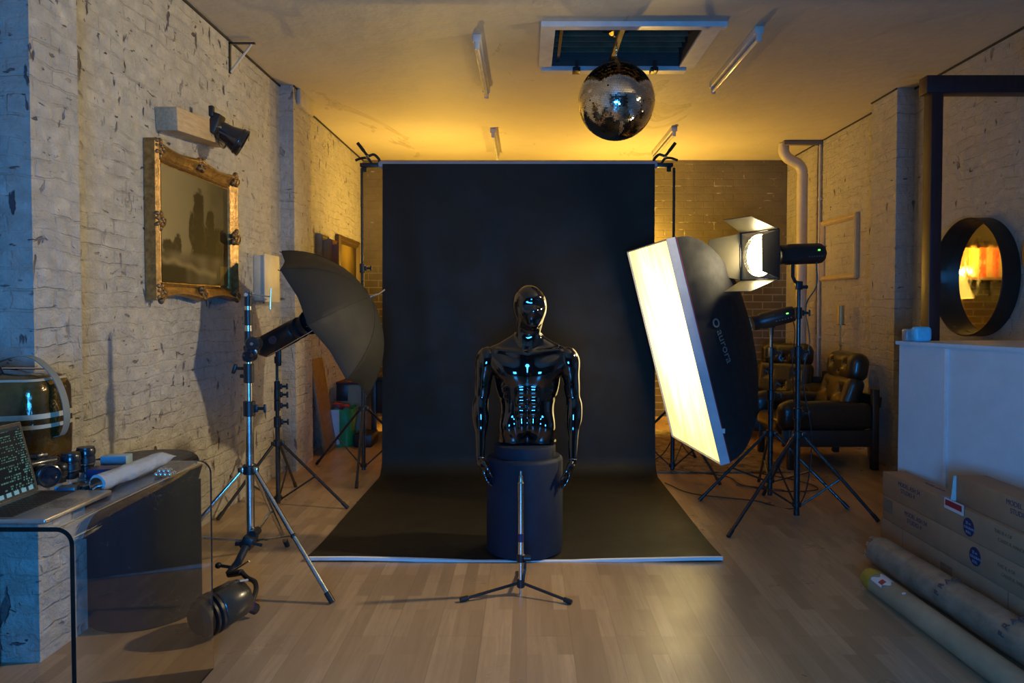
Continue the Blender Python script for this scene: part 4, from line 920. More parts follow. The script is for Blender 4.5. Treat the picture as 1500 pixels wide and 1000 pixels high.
obj('diffuser', g, soft_front_mat(), sb)
# lip around the front
g = G(); rim = [(0, 0), (1, 0), (1, 1), (0, 1)]; vs = []; fs = []
for (u, v) in rim:
    du = -1 if u == 0 else 1; dv = -1 if v == 0 else 1; p = fr_pt(u, v)
    o = e1*du*.006+e2*dv*.006
    for q in (p+nS*.0+o*0, p+o, p+o-nS*.065, p-nS*.065): vs.append(q)
for k in range(4):
    for i in range(4): fs.append((k*4+i, k*4+(i+1) % 4, ((k+1) % 4)*4+(i+1) % 4, ((k+1) % 4)*4+i))
g.add(vs, fs); obj('front_lip', g, M('pale_lip_fabric', (.50, .52, .55), .6), sb, angle=20, label='pale fabric lip around the glowing front')
g = G().tube([fr_pt(*p, -.068)+(e1*(-1 if p[0] == 0 else 1)+e2*(-1 if p[1] == 0 else 1))*.006 for p in rim], .0035, 6, True); obj('red_piping', g, RED, sb, label='thin red piping')
# bowed black hood
def hood(u, v):                          # u round the rectangle 0..1, v 0 front .. 1 back
    q = u*4 % 4; k = int(q); f = q-k; a = V(rim[k % 4]); b = V(rim[(k+1) % 4]); s = a.lerp(b, f)
    p = fr_pt(s.x, s.y, -.065); r0 = p-(cF-nS*.065); bow = math.cos(v*PI/2*.93)**.72
    ang = math.atan2(r0.dot(e2), r0.dot(e1)); rim_v = r0; rb = (e1*math.cos(ang)+e2*math.sin(ang))*.085
    k2 = math.sin(v*PI/2)**1.0; cc = (cF-nS*.065).lerp(head+nS*.06, 1-(1-v)**1.0)
    sag = 1-.05*math.sin(PI*f)*math.sin(PI*v)
    return cc+(rim_v*(bow)+rb*(1-bow))*sag
g = G(); g.slab(lambda u, v: hood(u, v), 64, 24, lambda u, v: nS, .002); hd_ = obj('hood', g, SOFTK, sb, angle=30)
obj('speed_ring', G().lathe([(.095, -.01), (.10, .0), (.10, .03), (.08, .035)], head+nS*.05, frame_of(-nS), 32), STEEL, sb)
obj('tab', G().box(fr_pt(1, .86, -.07)+e1*.012, (.02, .012, .03)), WHITEL, sb)
# printed word on the near side of the hood
pA = hood(.5*0+ (1+.36)/4, .40); pB = hood((1+.63)/4, .40); pn = hood((1+.5)/4, .30)
xd = (pB-pA).normalized(); back = (hood((1+.5)/4, .46)-hood((1+.5)/4, .34)); yd = -(back-xd*back.dot(xd)).normalized(); yd = -yd if yd.dot(nS) < 0 else yd
zd = xd.cross(yd)
if zd.dot(V((0, -1, 0))) < 0: pass
LOGO = M('logo_grey', (.16, .16, .15), .6)
c_ = hood((1+.50)/4, .40); lift = V((-.0, -1, 0)); zd2 = zd if zd.y < 0 else -zd
base = at(1044, 478, 5.0)
def on_hood(px, py):                     # where a sight line meets the near side of the hood
    best = None
    for iu in range(0, 33):
        for iv in range(2, 22):
            p = hood((1+iu/32)/4, iv/24); q = p-V((0, 0, CH)); dd = V((p.x, p.y, p.z-CH)); r = ray(px, py).normalized(); e = (dd-r*dd.dot(r)).length
            if best is None or e < best[0]: best = (e, p)
    return best[1]
s0 = on_hood(1047, 486); s1 = on_hood(1060, 528); xd = (s1-s0).normalized(); s2 = on_hood(1062, 492); nn_ = xd.cross((s2-s0)).normalized()
if nn_.y > 0: nn_ = -nn_
yd = nn_.cross(xd).normalized(); wd = (s1-s0).length
text('brand_word', 'aurora', wd*.40, m4(xd, yd, nn_, s0+nn_*.016-yd*.0), LOGO, sb)
obj('brand_mark', G().lathe([(.020, 0), (.031, 0), (.031, .002), (.020, .002)], s0-xd*.05+yd*.02+nn_*.014, frame_of(nn_), 24, False), LOGO, sb)
# flash head of the softbox
fd = V((-.97, .04, -.24)).normalized(); hb = V((2.01, 5.54, 1.405)); RR = frame_of(fd)
t = thing('flash_head', 'black flash head with a green light driving the softbox', 'flash head', hb)
GREEN = emit('green_display', (.15, 1, .02), 1.6)
def flash_body(t, p, fd, ln, r, led):
    RR = frame_of(fd)
    b = obj('housing', G().lathe([(r*.6, 0), (r*.88, .012), (r*.95, .04), (r*.95, ln*.78), (r*.8, ln*.84), (r*.86, ln*.9), (r*.86, ln)], p, RR, 10), BLACK, t, angle=45)
    obj('handle', G().box(p-fd*.012+V((0, 0, r*.2)), (.03, r*.9, r*.5), RR, .006), BLACK, t)
    sd_ = V((0, -1, 0)); side = (sd_-fd*sd_.dot(fd)).normalized(); upv = fd.cross(side); upv = upv if upv.z > 0 else -upv
    c = p+fd*ln*.22+side*(r*.93); Rl = m4(fd, upv, side, c).to_3x3()
    obj('display', G().box(c+upv*r*.25, (.016, .010, .004), Rl), led, b)
    for k in range(6): obj('button', G().cyl(c+fd*(-.02+.022*k)-upv*r*.30, c+fd*(-.02+.022*k)-upv*r*.30+side*.006, .005, n=10), M('grey_button', (.10, .10, .11), .3) if 'grey_button' not in bpy.data.materials else bpy.data.materials['grey_button'], b)
    return b
flash_body(t, hb, fd, .32, .066, GREEN)
obj('yoke', G().cyl((1.84, 5.55, 1.24), (1.84, 5.55, 1.32), .018).box((1.84, 5.55, 1.32), (.05, .05, .05), None, .008), BLACK, t)
obj('cable', G().tube(spline([(1.99, 5.52, 1.36), (2.0, 5.50, 1.25), (1.99, 5.52, 1.0), (2.05, 5.6, .5), (2.10, 5.7, .03), (2.0, 5.8, .012), (1.7, 5.95, .012)], 8), .004, 6), BLACK, t)

# ================================================================== barn door light
BX, BY = 1.885, 5.12
light_stand('light_stand', 'black stand in front of the armchair carrying the barn door light', (BX, BY), [(1.275, 4.62), (2.375, 4.96), (1.83, 5.66)], .565, .075, [(.0, .72, .020), (.72, 1.15, .018), (1.15, 1.42, .015), (1.42, 1.62, .012)], BLACKM, legr=.0115)
t = thing('barn_door_light', 'lit studio light with four silver barn door flaps on the right', 'studio light', (BX, BY, 1.62))
ld_ = V((-.86, -.51, -.02)).normalized(); RB = frame_of(ld_)
ring = at(1114, 374, 5.02); sdv = V((0, 0, 1)); hz = ld_.cross(V((0, 0, 1))).normalized(); up = hz.cross(ld_).normalized()
if up.z < 0: up = -up
bp = at(1203, 371, 5.20)
flash_body(t, bp+V((0, 0, 0)), (ring-bp).normalized(), .37, .078, GREEN)
obj('yoke', G().tube([(BX-.05, BY-.02, 1.80), (BX-.05, BY-.02, 1.66), (BX-.03, BY-.01, 1.625), (BX, BY, 1.62)], .012, 10).box((BX, BY, 1.60), (.045, .045, .06), None, .008).cyl((BX+.02, BY, 1.59), (BX+.06, BY, 1.59), .012), BLACK, t)
obj('cable', G().tube(spline([(BX+.12, BY, 1.76), (BX+.13, BY+.02, 1.60), (BX+.06, BY+.03, 1.45), (BX+.09, BY+.03, 1.2), (BX+.045, BY+.03, .95), (BX+.12, BY+.05, .5), (BX+.05, BY+.1, .04), (BX-.2, BY+.35, .012), (BX-.6, BY+.55, .012), (BX-.75, BY+.9, .012)], 8), .0045, 6), BLACK, t)
REF = M('polished_reflector', (.72, .68, .58), .16, .95, var=.06, bmp=.5, bs=30)
obj('reflector', G().lathe([(.045, -.13), (.07, -.12), (.10, -.05), (.142, .0), (.146, .012), (.142, .012), (.135, .0), (.095, -.045), (.06, -.10), (.02, -.12)], ring, RB, 48, False), REF, t)
obj('lamp_glass', G().lathe([(.125, -.012), (.11, -.002), (.06, .004), (.005, .006)], ring, RB, 48, True), emit('barn_lamp_glow', (1, .83, .50), BARN_E), t)
fr = G(); S_ = .165
for a, b in (((-1, -1), (1, -1)), ((1, -1), (1, 1)), ((1, 1), (-1, 1)), ((-1, 1), (-1, -1))):
    pa = ring+ld_*.012+hz*a[0]*S_+up*a[1]*S_; pb = ring+ld_*.012+hz*b[0]*S_+up*b[1]*S_; fr.cyl(pa, pb, .007, n=8)
obj('door_frame', fr, BLACKM, t)
fp = G(); nq = 48                                        # plate with a round hole
vs = []; fs = []
for k in range(nq):
    a = 2*PI*k/nq; c_, s_ = math.cos(a), math.sin(a); q = S_/max(abs(c_), abs(s_)); vs += [ring+ld_*.010+hz*c_*q+up*s_*q, ring+ld_*.010+hz*c_*.143+up*s_*.143]
for k in range(nq): j = (k+1) % nq; fs.append((2*k, 2*j, 2*j+1, 2*k+1))
fp.add(vs, fs); obj('face_plate', fp, REF, t)
DOOR = M('barn_door_metal', (.13, .11, .06), .38, .3, var=.08)
DOORK = M('barn_door_black', (.02, .02, .02), .5)
def door(edge, lenv, openang, taper, ln, nm='barn_door'):
    """edge: unit vector from centre towards the hinge; lenv along hinge; openang from the light axis outward"""
    h = ring+ld_*.016+edge*S_; out = (ld_*math.cos(openang)+edge*math.sin(openang)).normalized(); nr_ = (edge*math.cos(openang)-ld_*math.sin(openang)).normalized()
    q = [h-lenv*S_*.97, h+lenv*S_*.97, h+out*ln+lenv*S_*taper, h+out*ln-lenv*S_*taper]
    g = G(); g.add(q+[p+nr_*.0035 for p in q], [(0, 1, 2, 3), (7, 6, 5, 4), (0, 4, 5, 1), (1, 5, 6, 2), (2, 6, 7, 3), (3, 7, 4, 0)])
    o = obj(nm, g, DOOR, t, angle=20)
    g = G(); q2 = [p+nr_*.0042 for p in q]; g.add(q2+[p+nr_*.001 for p in q2], [(0, 1, 2, 3), (7, 6, 5, 4), (0, 4, 5, 1), (1, 5, 6, 2), (2, 6, 7, 3), (3, 7, 4, 0)])
    obj('black_backing', g, DOORK, o, angle=20); obj('hinge', G().cyl(h-lenv*S_*.5, h+lenv*S_*.5, .006, n=10), BLACKM, o)
hs = hz if hz.y < 0 else -hz             # near side (towards the camera)
door(hs, up, math.radians(10), .70, .20); door(-hs, up, math.radians(22), .72, .23)
door(up, hs, math.radians(20), .72, .22); door(-up, hs, math.radians(20), .72, .22)

# loose cable on the floor behind the softbox
o = obj('power_cable', G().tube(spline([(1.2, 6.9, .012), (1.35, 6.5, .012), (1.7, 6.25, .012), (1.75, 5.95, .012), (2.0, 5.75, .012), (2.3, 5.8, .012), (2.25, 6.1, .012), (1.8, 6.6, .012)], 10), .005, 6), BLACK, loc=(1.7, 6.2, 0)); tag(o, 'black power cable lying on the floor behind the stands', 'cable')
o = obj('power_cable', G().tube(spline([(1.10, 6.75, .013), (1.24, 6.6, .15), (1.36, 6.55, .42), (1.42, 6.9, .25), (1.6, 7.1, .02), (1.9, 7.3, .012)], 10), .005, 6), BLACK, loc=(1.4, 6.9, 0)); tag(o, 'black cable looping beside the right backdrop stand', 'cable')
# rug
def rug_mat():
    m, nt, b = nmat('rug_pile'); vec = coords(nt); f = noise_n(nt, vec, 9, 5, .7, .6)
    L(nt, ramp(nt, f, [(.35, (.05, .035, .02)), (.5, (.20, .14, .07)), (.65, (.30, .23, .13))]), b.inputs['Base Color']); b.inputs['Roughness'].default_value = .95
    bump(nt, b, noise_n(nt, vec, 90, 3), .8, .006); return m
g = G(); g.slab(lambda u, v: V((1.03+1.28*u, 6.42+2.2*v, .014+.002*math.sin(u*20)*math.sin(v*17))), 30, 40, lambda u, v: (0, 0, -1), .011)
t = thing('rug', 'patterned brown rug on the floor right of the backdrop', 'rug', (1.67, 7.5, 0)); obj('pile', g, rug_mat(), t)

# ================================================================== armchairs
def armchair_parts(t):
    DW = WOODD
    for y in (-.415, .415):
        s = 1 if y > 0 else -1
        obj('side_panel', G().box((.0, y, .28), (.82, .035, .15), None, .008), DW, t, local=True)
        obj('leg', G().bb((-.36, y-.03, 0), (-.30, y+.03, .36), .006), DW, t, local=True)
        obj('leg', G().bb((.385, y-.03, 0), (.445, y+.03, .72), .006), DW, t, local=True)
    obj('seat_rail', G().bb((-.34, -.40, .20), (-.29, .40, .30), .006).bb((.36, -.40, .20), (.41, .40, .33), .006).bb((-.3, -.38, .24), (.38, .38, .27)), DW, t, local=True)
    obj('back_rail', G().box((.46, 0, .60), (.05, .80, .10), Matrix.Rotation(.12, 3, 'Y'), .01), DW, t, local=True)
    for y in (-.385, .385):
        a = SDF((-.50, y-.13, .30), (.46, y+.13, .68), .009)
        a.rbox((-.02, y, .475), (.84, .15, .24), .072, .01).ell((-.30, y, .50), (.13, .088, .125), .04).ell((.0, y, .49), (.40, .085, .125), .03)
        obj('arm_cushion', a.mesh(2), LEATHER, t, local=True, angle=70)
    def cushion(name, c, size, rad, R, tufts, h=.009, puff=.02):
        e = .5*math.sqrt(sum(s*s for s in size)); a = SDF(V(c)-V((e,)*3), V(c)+V((e,)*3), h); a.rbox(c, size, rad, .01, R)
        ax_ = R @ V((-1, 0, 0)); 
        for (ty, tz) in tufts:
            p = V(c)+R @ V((-size[0]/2-.004, ty, tz)); a.ell(p, (.032, .032, .032), .05, sub=True)
            for ang in range(4):
                q = p+R @ V((.004, .075*math.cos(ang*PI/2+.78), .075*math.sin(ang*PI/2+.78))); a.cone(p, q, .007, .003, .02, sub=True)
        o = obj(name, a.mesh(2), LEATHER, t, local=True, angle=70)
        for (ty, tz) in tufts: obj('button', G().sphere(V(c)+R @ V((-size[0]/2+.022, ty, tz)), .011, None, 10, 8), LEATHER, o, local=True)
    Rs = Matrix.Rotation(math.radians(86), 3, 'Y')
    cushion('seat_cushion', (-.07, 0, .385), (.16, .64, .70), .07, Rs, [(-.16, -.12), (.16, -.12), (-.16, .14), (.16, .14)])
    Rb = Matrix.Rotation(math.radians(20), 3, 'Y')
    cushion('back_cushion', (.26, 0, .61), (.17, .64, .42), .075, Rb, [(-.16, .05), (.16, .05), (0, -.09)])
    Rh_ = Matrix.Rotation(math.radians(8), 3, 'Y')
    cushion('head_cushion', (.345, 0, .895), (.20, .60, .27), .095, Rh_, [(-.14, .03), (.14, .03), (0, -.05)])
t = thing('armchair', 'black tufted leather armchair facing left beside the right wall pier', 'armchair', (2.69, 6.98, 0)); armchair_parts(t)
c = copy_tree(t); c.location = (2.82, 8.35, 0); c.rotation_euler = (0, 0, math.radians(50)); c['label'] = 'second black leather armchair farther back, mostly hidden behind the stands'
t['group'] = c['group'] = 'black leather armchairs'
# floor lamp behind the armchair
t = thing('floor_lamp', 'slim floor lamp with a small cylinder shade behind the armchair', 'lamp', (3.30, 7.76, 0))
LB = M('aged_brass', (.30, .21, .10), .35, .8)
obj('base', G().lathe([(.11, 0), (.11, .012), (.02, .022)], (3.30, 7.76, 0), None, 32), LB, t)
obj('pole', G().cyl((3.30, 7.76, .015), (3.30, 7.76, 1.27), .007).sphere((3.30, 7.76, 1.05), .013), LB, t)
obj('lamp_shade', G().lathe([(.036, 1.27), (.036, 1.47), (.033, 1.47), (.033, 1.27)], (3.30, 7.76, 0), None, 28, False), M('gold_shade', (.5, .36, .14), .4, .3), t)
obj('tray', G().lathe([(.05, 1.262), (.05, 1.27), (.01, 1.27)], (3.30, 7.76, 0), None, 28), LB, t)

# ================================================================== cardboard boxes
def long_box(x, y0, y1, z, label, w=.145, h=.142, tape=None, prints=()):
    t = thing('cardboard_box', label, 'cardboard box', (x+w/2, (y0+y1)/2, z))
    b = obj('carton', G().bb((x, y0, z), (x+w, y1, z+h), .003), CARD, t)
    for p in prints:
        kind, y, zz = p[0], p[1], z+p[2]
        if kind == 'text':
            for q, s in enumerate(p[3].split('|')): text('print', s, p[4] if len(p) > 4 else .036, m4((0, -1, 0), (0, 0, 1), (-1, 0, 0), (x-.0006, y-q*.03, zz-q*.036)), p[5] if len(p) > 5 else INKB, b)
        if kind == 'seal':
            s_ = obj('round_seal', G().lathe([(.046, 0), (.046, .0012)], (x-.0002, y, zz), frame_of((-1, 0, 0)), 36), INKB, b)
            for q, (s, sz) in enumerate((('25 m', .02), ('COLORAMA', .017), ('ROLL', .018))): text('seal_print', s, sz, m4((0, -1, 0), (0, 0, 1), (-1, 0, 0), (x-.0022, y+len(s)*sz*.28, zz+.012-q*.022)), M('pale_ink', (.25, .30, .45), .6) if 'pale_ink' not in bpy.data.materials else bpy.data.materials['pale_ink'], s_)
        if kind == 'tape': obj('tape', G().bb((x-.0012, y-.11, zz-.04), (x, y, zz+.04)), CARD2, b)
        if kind == 'top': text('print', p[3], .03, m4((0, -1, 0), (1, 0, 0), (0, 0, 1), (x+p[4], y, z+h+.0004)), INKB, b)
        if kind == 'seam': obj('seam', G().bb((x-.0012, y-.006, z+.001), (x, y, z+h-.001)), CARD2, b)
    return t
BXX = 2.205
BR_ = M('brown_ink', (.15, .085, .04), .7)
long_box(BXX, 2.45, 4.56, 0.0, 'long cardboard box on the floor, lowest of the stack by the half wall', prints=[('tape', 3.9, .06), ('seam', 4.3, 0), ('seam', 3.35, 0)], h=.15)
long_box(BXX, 2.45, 4.54, .151, 'long cardboard box second from the floor, with a blue seal', prints=[('tape', 4.53, .09), ('text', 4.28, .09, 'MODEL ASH 54|STUDIO 4'), ('seal', 3.60, .075), ('text', 3.43, .09, 'THIS IS 4 OF|CAREFUL HANDLING', .024, BR_), ('text', 3.08, .09, 'MODEL ASH 54|STUDIO 4')])
long_box(BXX+.002, 2.45, 4.55, .294, 'long cardboard box third from the floor, its far end uncovered on top', prints=[('text', 4.36, .10, 'MODEL ASH 54|STUDIO 4'), ('seal', 3.66, .06), ('text', 3.46, .10, 'THIS IS 4 OF|CAREFUL HANDLING', .024, BR_), ('text', 3.08, .09, 'MODEL ASH 54|STUDIO 4'), ('top', 4.25, 0, 'MODEL ASH 54', .09)])
tb = long_box(BXX+.03, 2.45, 3.82, .437, 'shorter cardboard box lying on top of the stack at the right edge', w=.155, h=.14, prints=[('text', 3.42, .10, 'MODEL ASH 54|STUDIO 4', .034), ('top', 3.38, 0, 'MODEL ASH 54', .05)])
t = thing('shipping_label', 'red and white label hanging off the end of the topmost box', 'label', (BXX, 3.80, .43))
obj('card', G().box((BXX-.004, 3.78, .425), (.0025, .17, .055), None), WHITEL, t)
obj('red_panel', G().box((BXX-.0065, 3.78, .430), (.0015, .145, .030)), RED, t)
obj('flap', G().box((BXX+.05, 3.825, .505), (.075, .002, .13), Matrix.Rotation(.1, 3, 'Y')), WHITEL, t)
obj('blue_patch', G().box((BXX+.045, 3.87, .4375), (.07, .12, .001)), M('pale_blue_print', (.16, .25, .42), .5), t)

# paper rolls on the floor
def wrinkled_roll(x0, y0, x1, y1, r, amp, n=40, m=90):
    g = G(); a = V((x0, y0, r)); b = V((x1, y1, r)); R = frame_of(b-a); Ln = (b-a).length
    def f(u, v):
        th = 2*PI*u; p = V((math.cos(th), math.sin(th), v*Ln*2.2)); rr = r*(1+amp*(noise.noise(p*2.5)*.5+noise.noise(V((p.x*5, p.y*5, p.z*3)))*.35))
        q = a+R @ V((math.cos(th)*rr, math.sin(th)*rr, v*Ln)); q.z = max(q.z, .002); return q
    vs = [f(i/n, j/m) for j in range(m+1) for i in range(n)]; fs = [(j*n+i, j*n+(i+1) % n, (j+1)*n+(i+1) % n, (j+1)*n+i) for j in range(m) for i in range(n)]
    fs += [tuple(range(n))[::-1], tuple(m*n+i for i in range(n))]; return g.add(vs, fs)
t = thing('wrapped_roll', 'thick paper roll in crumpled brown wrapping lying along the box stack', 'roll', (1.98, 3.2, 0))
wr_ = obj('wrapping', wrinkled_roll(1.985, 4.10, 2.06, 2.3, .082, .10), WRAP, t, angle=50)
g = G()
for k in range(26):
    a = 2*PI*k/26; p = V((1.985+math.cos(a)*.075, 4.10, .082+math.sin(a)*.075)); q = p+V((math.cos(a)*random.uniform(-.03, .012), random.uniform(.03, .09), math.sin(a)*random.uniform(-.02, .010))); s_ = V((-math.sin(a), 0, math.cos(a)))*.013
    q.z = max(q.z, .012); g.add([p-s_, p+s_, q+s_*.7, q-s_*.7, p-s_*1+V((0, .004, .002)), p+s_+V((0, .004, .002))], [(0, 1, 2, 3), (4, 5, 2, 3)])
obj('torn_end', g, M('torn_plastic_film', (.34, .32, .28), .25), t, angle=40)
obj('roll_core', G().lathe([(.03, 0), (.04, 0), (.04, .03), (.03, .03)], (1.985, 4.09, .082), frame_of((0, 1, 0)), 28), CARD2, t)
for y_, x_ in ((3.42, 2.011), (2.98, 2.032)):
    for k, ch in enumerate('FRAGILE'):
        th = 2.95-.40*k; ax0 = V((x_, y_, .082)); d_ = V((math.cos(th), 0, math.sin(th))); tg = V((math.sin(th), 0, -math.cos(th)))
        text('print', ch, .048, m4(tg, V((0, 1, 0)), V(tg).cross(V((0, 1, 0))), ax0+d_*.0895), INKG, wr_, extr=.0015)
t = thing('cardboard_tube', 'slim kraft cardboard tube with a yellow end on the floor, nearest the middle', 'tube', (1.80, 3.0, 0))
tb_ = obj('tube', G().cyl((1.775, 3.72, .056), (1.83, 2.3, .056), .055, n=40, bev=.002), TUBEC, t)
obj('end_cap', G().lathe([(.056, -.005), (.0565, .05), (.050, .085), (.03, .098), (.004, .10)], (1.7745, 3.69, .0575), frame_of((-.038, 1, 0)), 40), YEL, t, label='crumpled yellow end')
obj('label', G().grid(lambda u, v: V((1.776+.0562*math.cos(1.2+u*1.4), 3.55+.11*v+.02*math.sin(u*9), .056+.0562*math.sin(1.2+u*1.4))), 12, 4), WHITEL, tb_, label='torn white label')
obj('red_mark', G().grid(lambda u, v: V((1.776+.0567*math.cos(1.9+u*.5), 3.57+.04*v, .056+.0567*math.sin(1.9+u*.5))), 6, 2), RED, tb_)
obj('sticker', G().lathe([(.009, .055), (.009, .0570)], (1.787, 3.43, .056), frame_of((-.30, 0, .95)), 16), WHITEL, tb_)

# ================================================================== things beyond the left pier
t = thing('wooden_board', 'brown wooden board leaning on the left wall behind the pier', 'board', (-2.05, 7.35, 0))
obj('board', G().box((-2.045, 7.40, .47), (.03, .42, .94), Matrix.Rotation(math.radians(-9), 3, 'Y'), .004), WOODM, t)
t = thing('shopping_bag', 'green and white plastic shopping bag with things in it behind the umbrella stand', 'bag', (-1.98, 7.75, .03))
def bagfn(x0, x1, y0, y1, z0, z1, seed):
    g = G(); n, m = 32, 14; vs = []
    for j in range(m+1):
        v = j/m; s = .86+.16*v
        for i in range(n):
            a = 2*PI*i/n; c_, s_ = math.cos(a), math.sin(a); q = (abs(c_)**4+abs(s_)**4)**-.25; nz_ = 1+.10*noise.noise(V((c_*2, s_*2, v*3+seed)))
            vs.append(((x0+x1)/2+c_*q*(x1-x0)/2*s*nz_, (y0+y1)/2+s_*q*(y1-y0)/2*s*nz_, z0+(z1-z0)*v+.012*math.sin(i*1.7)*v))
    fs = [(j*n+i, j*n+(i+1) % n, (j+1)*n+(i+1) % n, (j+1)*n+i) for j in range(m) for i in range(n)]+[tuple(range(n))[::-1]]; return g.add(vs, fs)
obj('bag', bagfn(-2.07, -1.80, 7.62, 7.90, .0, .40, 3), GREENB, t, angle=50)
obj('white_panel', G().slab(lambda u, v: V((-2.062+.13*u, 7.60-.006*math.sin(u*5), .03+.36*v)), 8, 10, lambda u, v: (0, 1, 0), .004), WHITEL, t, label='white printed panel')
obj('contents', G().bb((-2.03, 7.70, .35), (-1.95, 7.82, .44), .01).bb((-1.93, 7.68, .33), (-1.86, 7.78, .43), .02), RED, t)
t = thing('dark_tray', 'low black crate on the floor under the shopping bag', 'crate', (-1.80, 7.78, 0))
obj('crate', G().bb((-1.79, 7.62, 0), (-1.60, 7.95, .13), .01), BLACK, t)
t = thing('storage_box', 'black and grey box standing above the green bag near the back wall', 'box', (-1.92, 8.25, 0))
obj('carton', G().bb((-2.08, 8.10, .0), (-1.76, 8.55, .60), .01), M('grey_card', (.30, .26, .17), .7), t)
obj('dark_side', G().bb((-2.085, 8.094, .42), (-1.96, 8.10, .60), .001), BLACK, t)
obj('lid', G().bb((-2.09, 8.09, .60), (-1.75, 8.56, .63), .006), M('dark_red_lid', (.10, .02, .02), .6), t)
t = thing('side_table', 'dark low table behind the backdrop stand on the left', 'table', (-1.45, 8.2, 0))
obj('table_top', G().bb((-1.68, 7.95, .66), (-1.15, 8.6, .70), .005), WOODD, t)
for x_ in (-1.65, -1.18):
    for y_ in (7.98, 8.57): obj('leg', G().bb((x_-.025, y_-.025, 0), (x_+.025, y_+.025, .66), .004), WOODD, t)
obj('box_body', G().bb((-1.64, 7.99, .30), (-1.17, 8.57, .66), .004), WOODD, t)

# ================================================================== black drum under the table
t = thing('black_drum', 'wide scratched black cylinder plinth standing behind the acrylic table', 'plinth', (-1.83, 3.50, 0))
def drum_mat():
    m, nt, b = nmat('scratched_black_paint'); vec = coords(nt)
    w = N(nt, 'ShaderNodeTexNoise'); w.inputs['Scale'].default_value = 3; L(nt, vec, w.inputs['Vector'])
    col = (.010, .013, .022)
    mk = None
    for sc, seed in (((2.2, 2.2, 1.2), 0), ((1.5, 1.5, 2.6), 5)):
        mp = N(nt, 'ShaderNodeMapping'); mp.inputs['Scale'].default_value = sc; mp.inputs['Location'].default_value = (seed, seed, 0); L(nt, vec, mp.inputs[0])
        v_ = noise_n(nt, mp.outputs[0], 2.2, 2, .5, 2.5); a = math_n(nt, 'ABSOLUTE', math_n(nt, 'SUBTRACT', v_, .5)); a = ramp(nt, a, [(0, 1.), (.0035, 0.)])
        mk = a if mk is None else math_n(nt, 'MAXIMUM', mk, a)
    mk = math_n(nt, 'MULTIPLY', mk, ramp(nt, noise_n(nt, vec, 4, 3), [(.5, 0.), (.62, .5)]))
    L(nt, mixc(nt, mk, col, (.25, .27, .3)), b.inputs['Base Color']); b.inputs['Roughness'].default_value = .7; b.inputs['Specular IOR Level'].default_value = .2; return m
obj('drum', G().lathe([(.243, 0), (.25, .008), (.25, .705), (.243, .72), (.1, .722)], (-1.83, 3.50, 0), None, 96), drum_mat(), t)
o = obj('foil_cover', G().lathe([(.20, .723), (.215, .724), (.20, .736), (.02, .740)], (-1.80, 3.50, 0), None, 48), BLACK, loc=(-1.8, 3.5, .723)); tag(o, 'thin black lid lying on the black drum behind the table', 'lid')

# ================================================================== acrylic table and what is on it
TZ = .84; TX1, TX0, TY0, TY1 = -1.255, -2.13, 2.035, 2.93; TT = .013
t = thing('acrylic_table', 'clear acrylic waterfall table in the left foreground', 'table', ((TX0+TX1)/2, (TY0+TY1)/2, 0))
rc = .05; outl = []
for k in range(9): a = PI/2*k/8; outl.append((TX1-rc+rc*math.sin(a), TZ-rc+rc*math.cos(a)))
outer = [(TX0, TZ)]+outl+[(TX1, 0)]
inner = [(TX1-TT, 0)]+[(TX1-rc+(rc-TT)*math.sin(PI/2*k/8), TZ-rc+(rc-TT)*math.cos(PI/2*k/8)) for k in range(8, -1, -1)]+[(TX0, TZ-TT)]
poly = outer+inner; n = len(poly); vs = [(x_, TY0, z_) for x_, z_ in poly]+[(x_, TY1, z_) for x_, z_ in poly]
no = len(outer); fs = []
for k in range(n): j = (k+1) % n; fs.append((k, j, j+n, k+n))
for k in range(no-1):
    a, b, c_, d_ = k, k+1, n-2-k, n-1-k; fs.append((a, b, c_, d_)); fs.append((a+n, d_+n, c_+n, b+n))
g = G().add(vs, fs); obj('bent_panel', g, GLASSC, t, angle=30)
obj('side_panel', G().bb((TX0, TY0, 0), (TX0+TT, TY1, TZ-TT-.001)), GLASSC, t)

# laptop: opened, seen from its left side
ALU = M('laptop_aluminium', (.42, .40, .38), .32, .9, var=.03)
lp = V((-1.345, 2.05, TZ)); lw, ldp = .335, .235
t = thing('laptop', 'open silver laptop on the acrylic table, screen lit', 'laptop', (-1.46, 2.22, TZ))
bx0 = -1.345-ldp; dk = obj('base', G().bb((bx0, 2.05, TZ+.002), (-1.345, 2.05+lw, TZ+.018), .005, 3), ALU, t)
obj('trackpad', G().bb((-1.345-.095, 2.05+lw/2-.055, TZ+.018), (-1.345-.012, 2.05+lw/2+.055, TZ+.0184)), M('trackpad', (.36, .34, .32), .25, .8), dk)
KEY = M('key_black', (.012, .012, .013), .4)
obj('keyboard_well', G().bb((bx0+.020, 2.05+.022, TZ+.018), (-1.345-.105, 2.05+lw-.022, TZ+.0186)), M('key_well', (.03, .03, .03), .5), dk)
for r in range(6):
    for k in range(14):
        x0_ = bx0+.023+r*.0178; y0_ = 2.05+.025+k*.0206
        obj('key', G().bb((x0_, y0_, TZ+.0186), (x0_+.0150, y0_+.0178, TZ+.0202), .001, 1), KEY, dk)
tilt = math.radians(-14); hx_ = bx0-.001; RS = Matrix.Rotation(tilt, 3, 'Y'); hp_ = V((hx_, 2.05+lw/2, TZ+.016))
lid = obj('lid', G().box(hp_+RS @ V((-.004, 0, .116)), (.006, lw, .232), RS, .0028), ALU, t)
obj('bezel', G().box(hp_+RS @ V((-.0005, 0, .117)), (.0012, lw-.006, .226), RS), BLACK, lid)
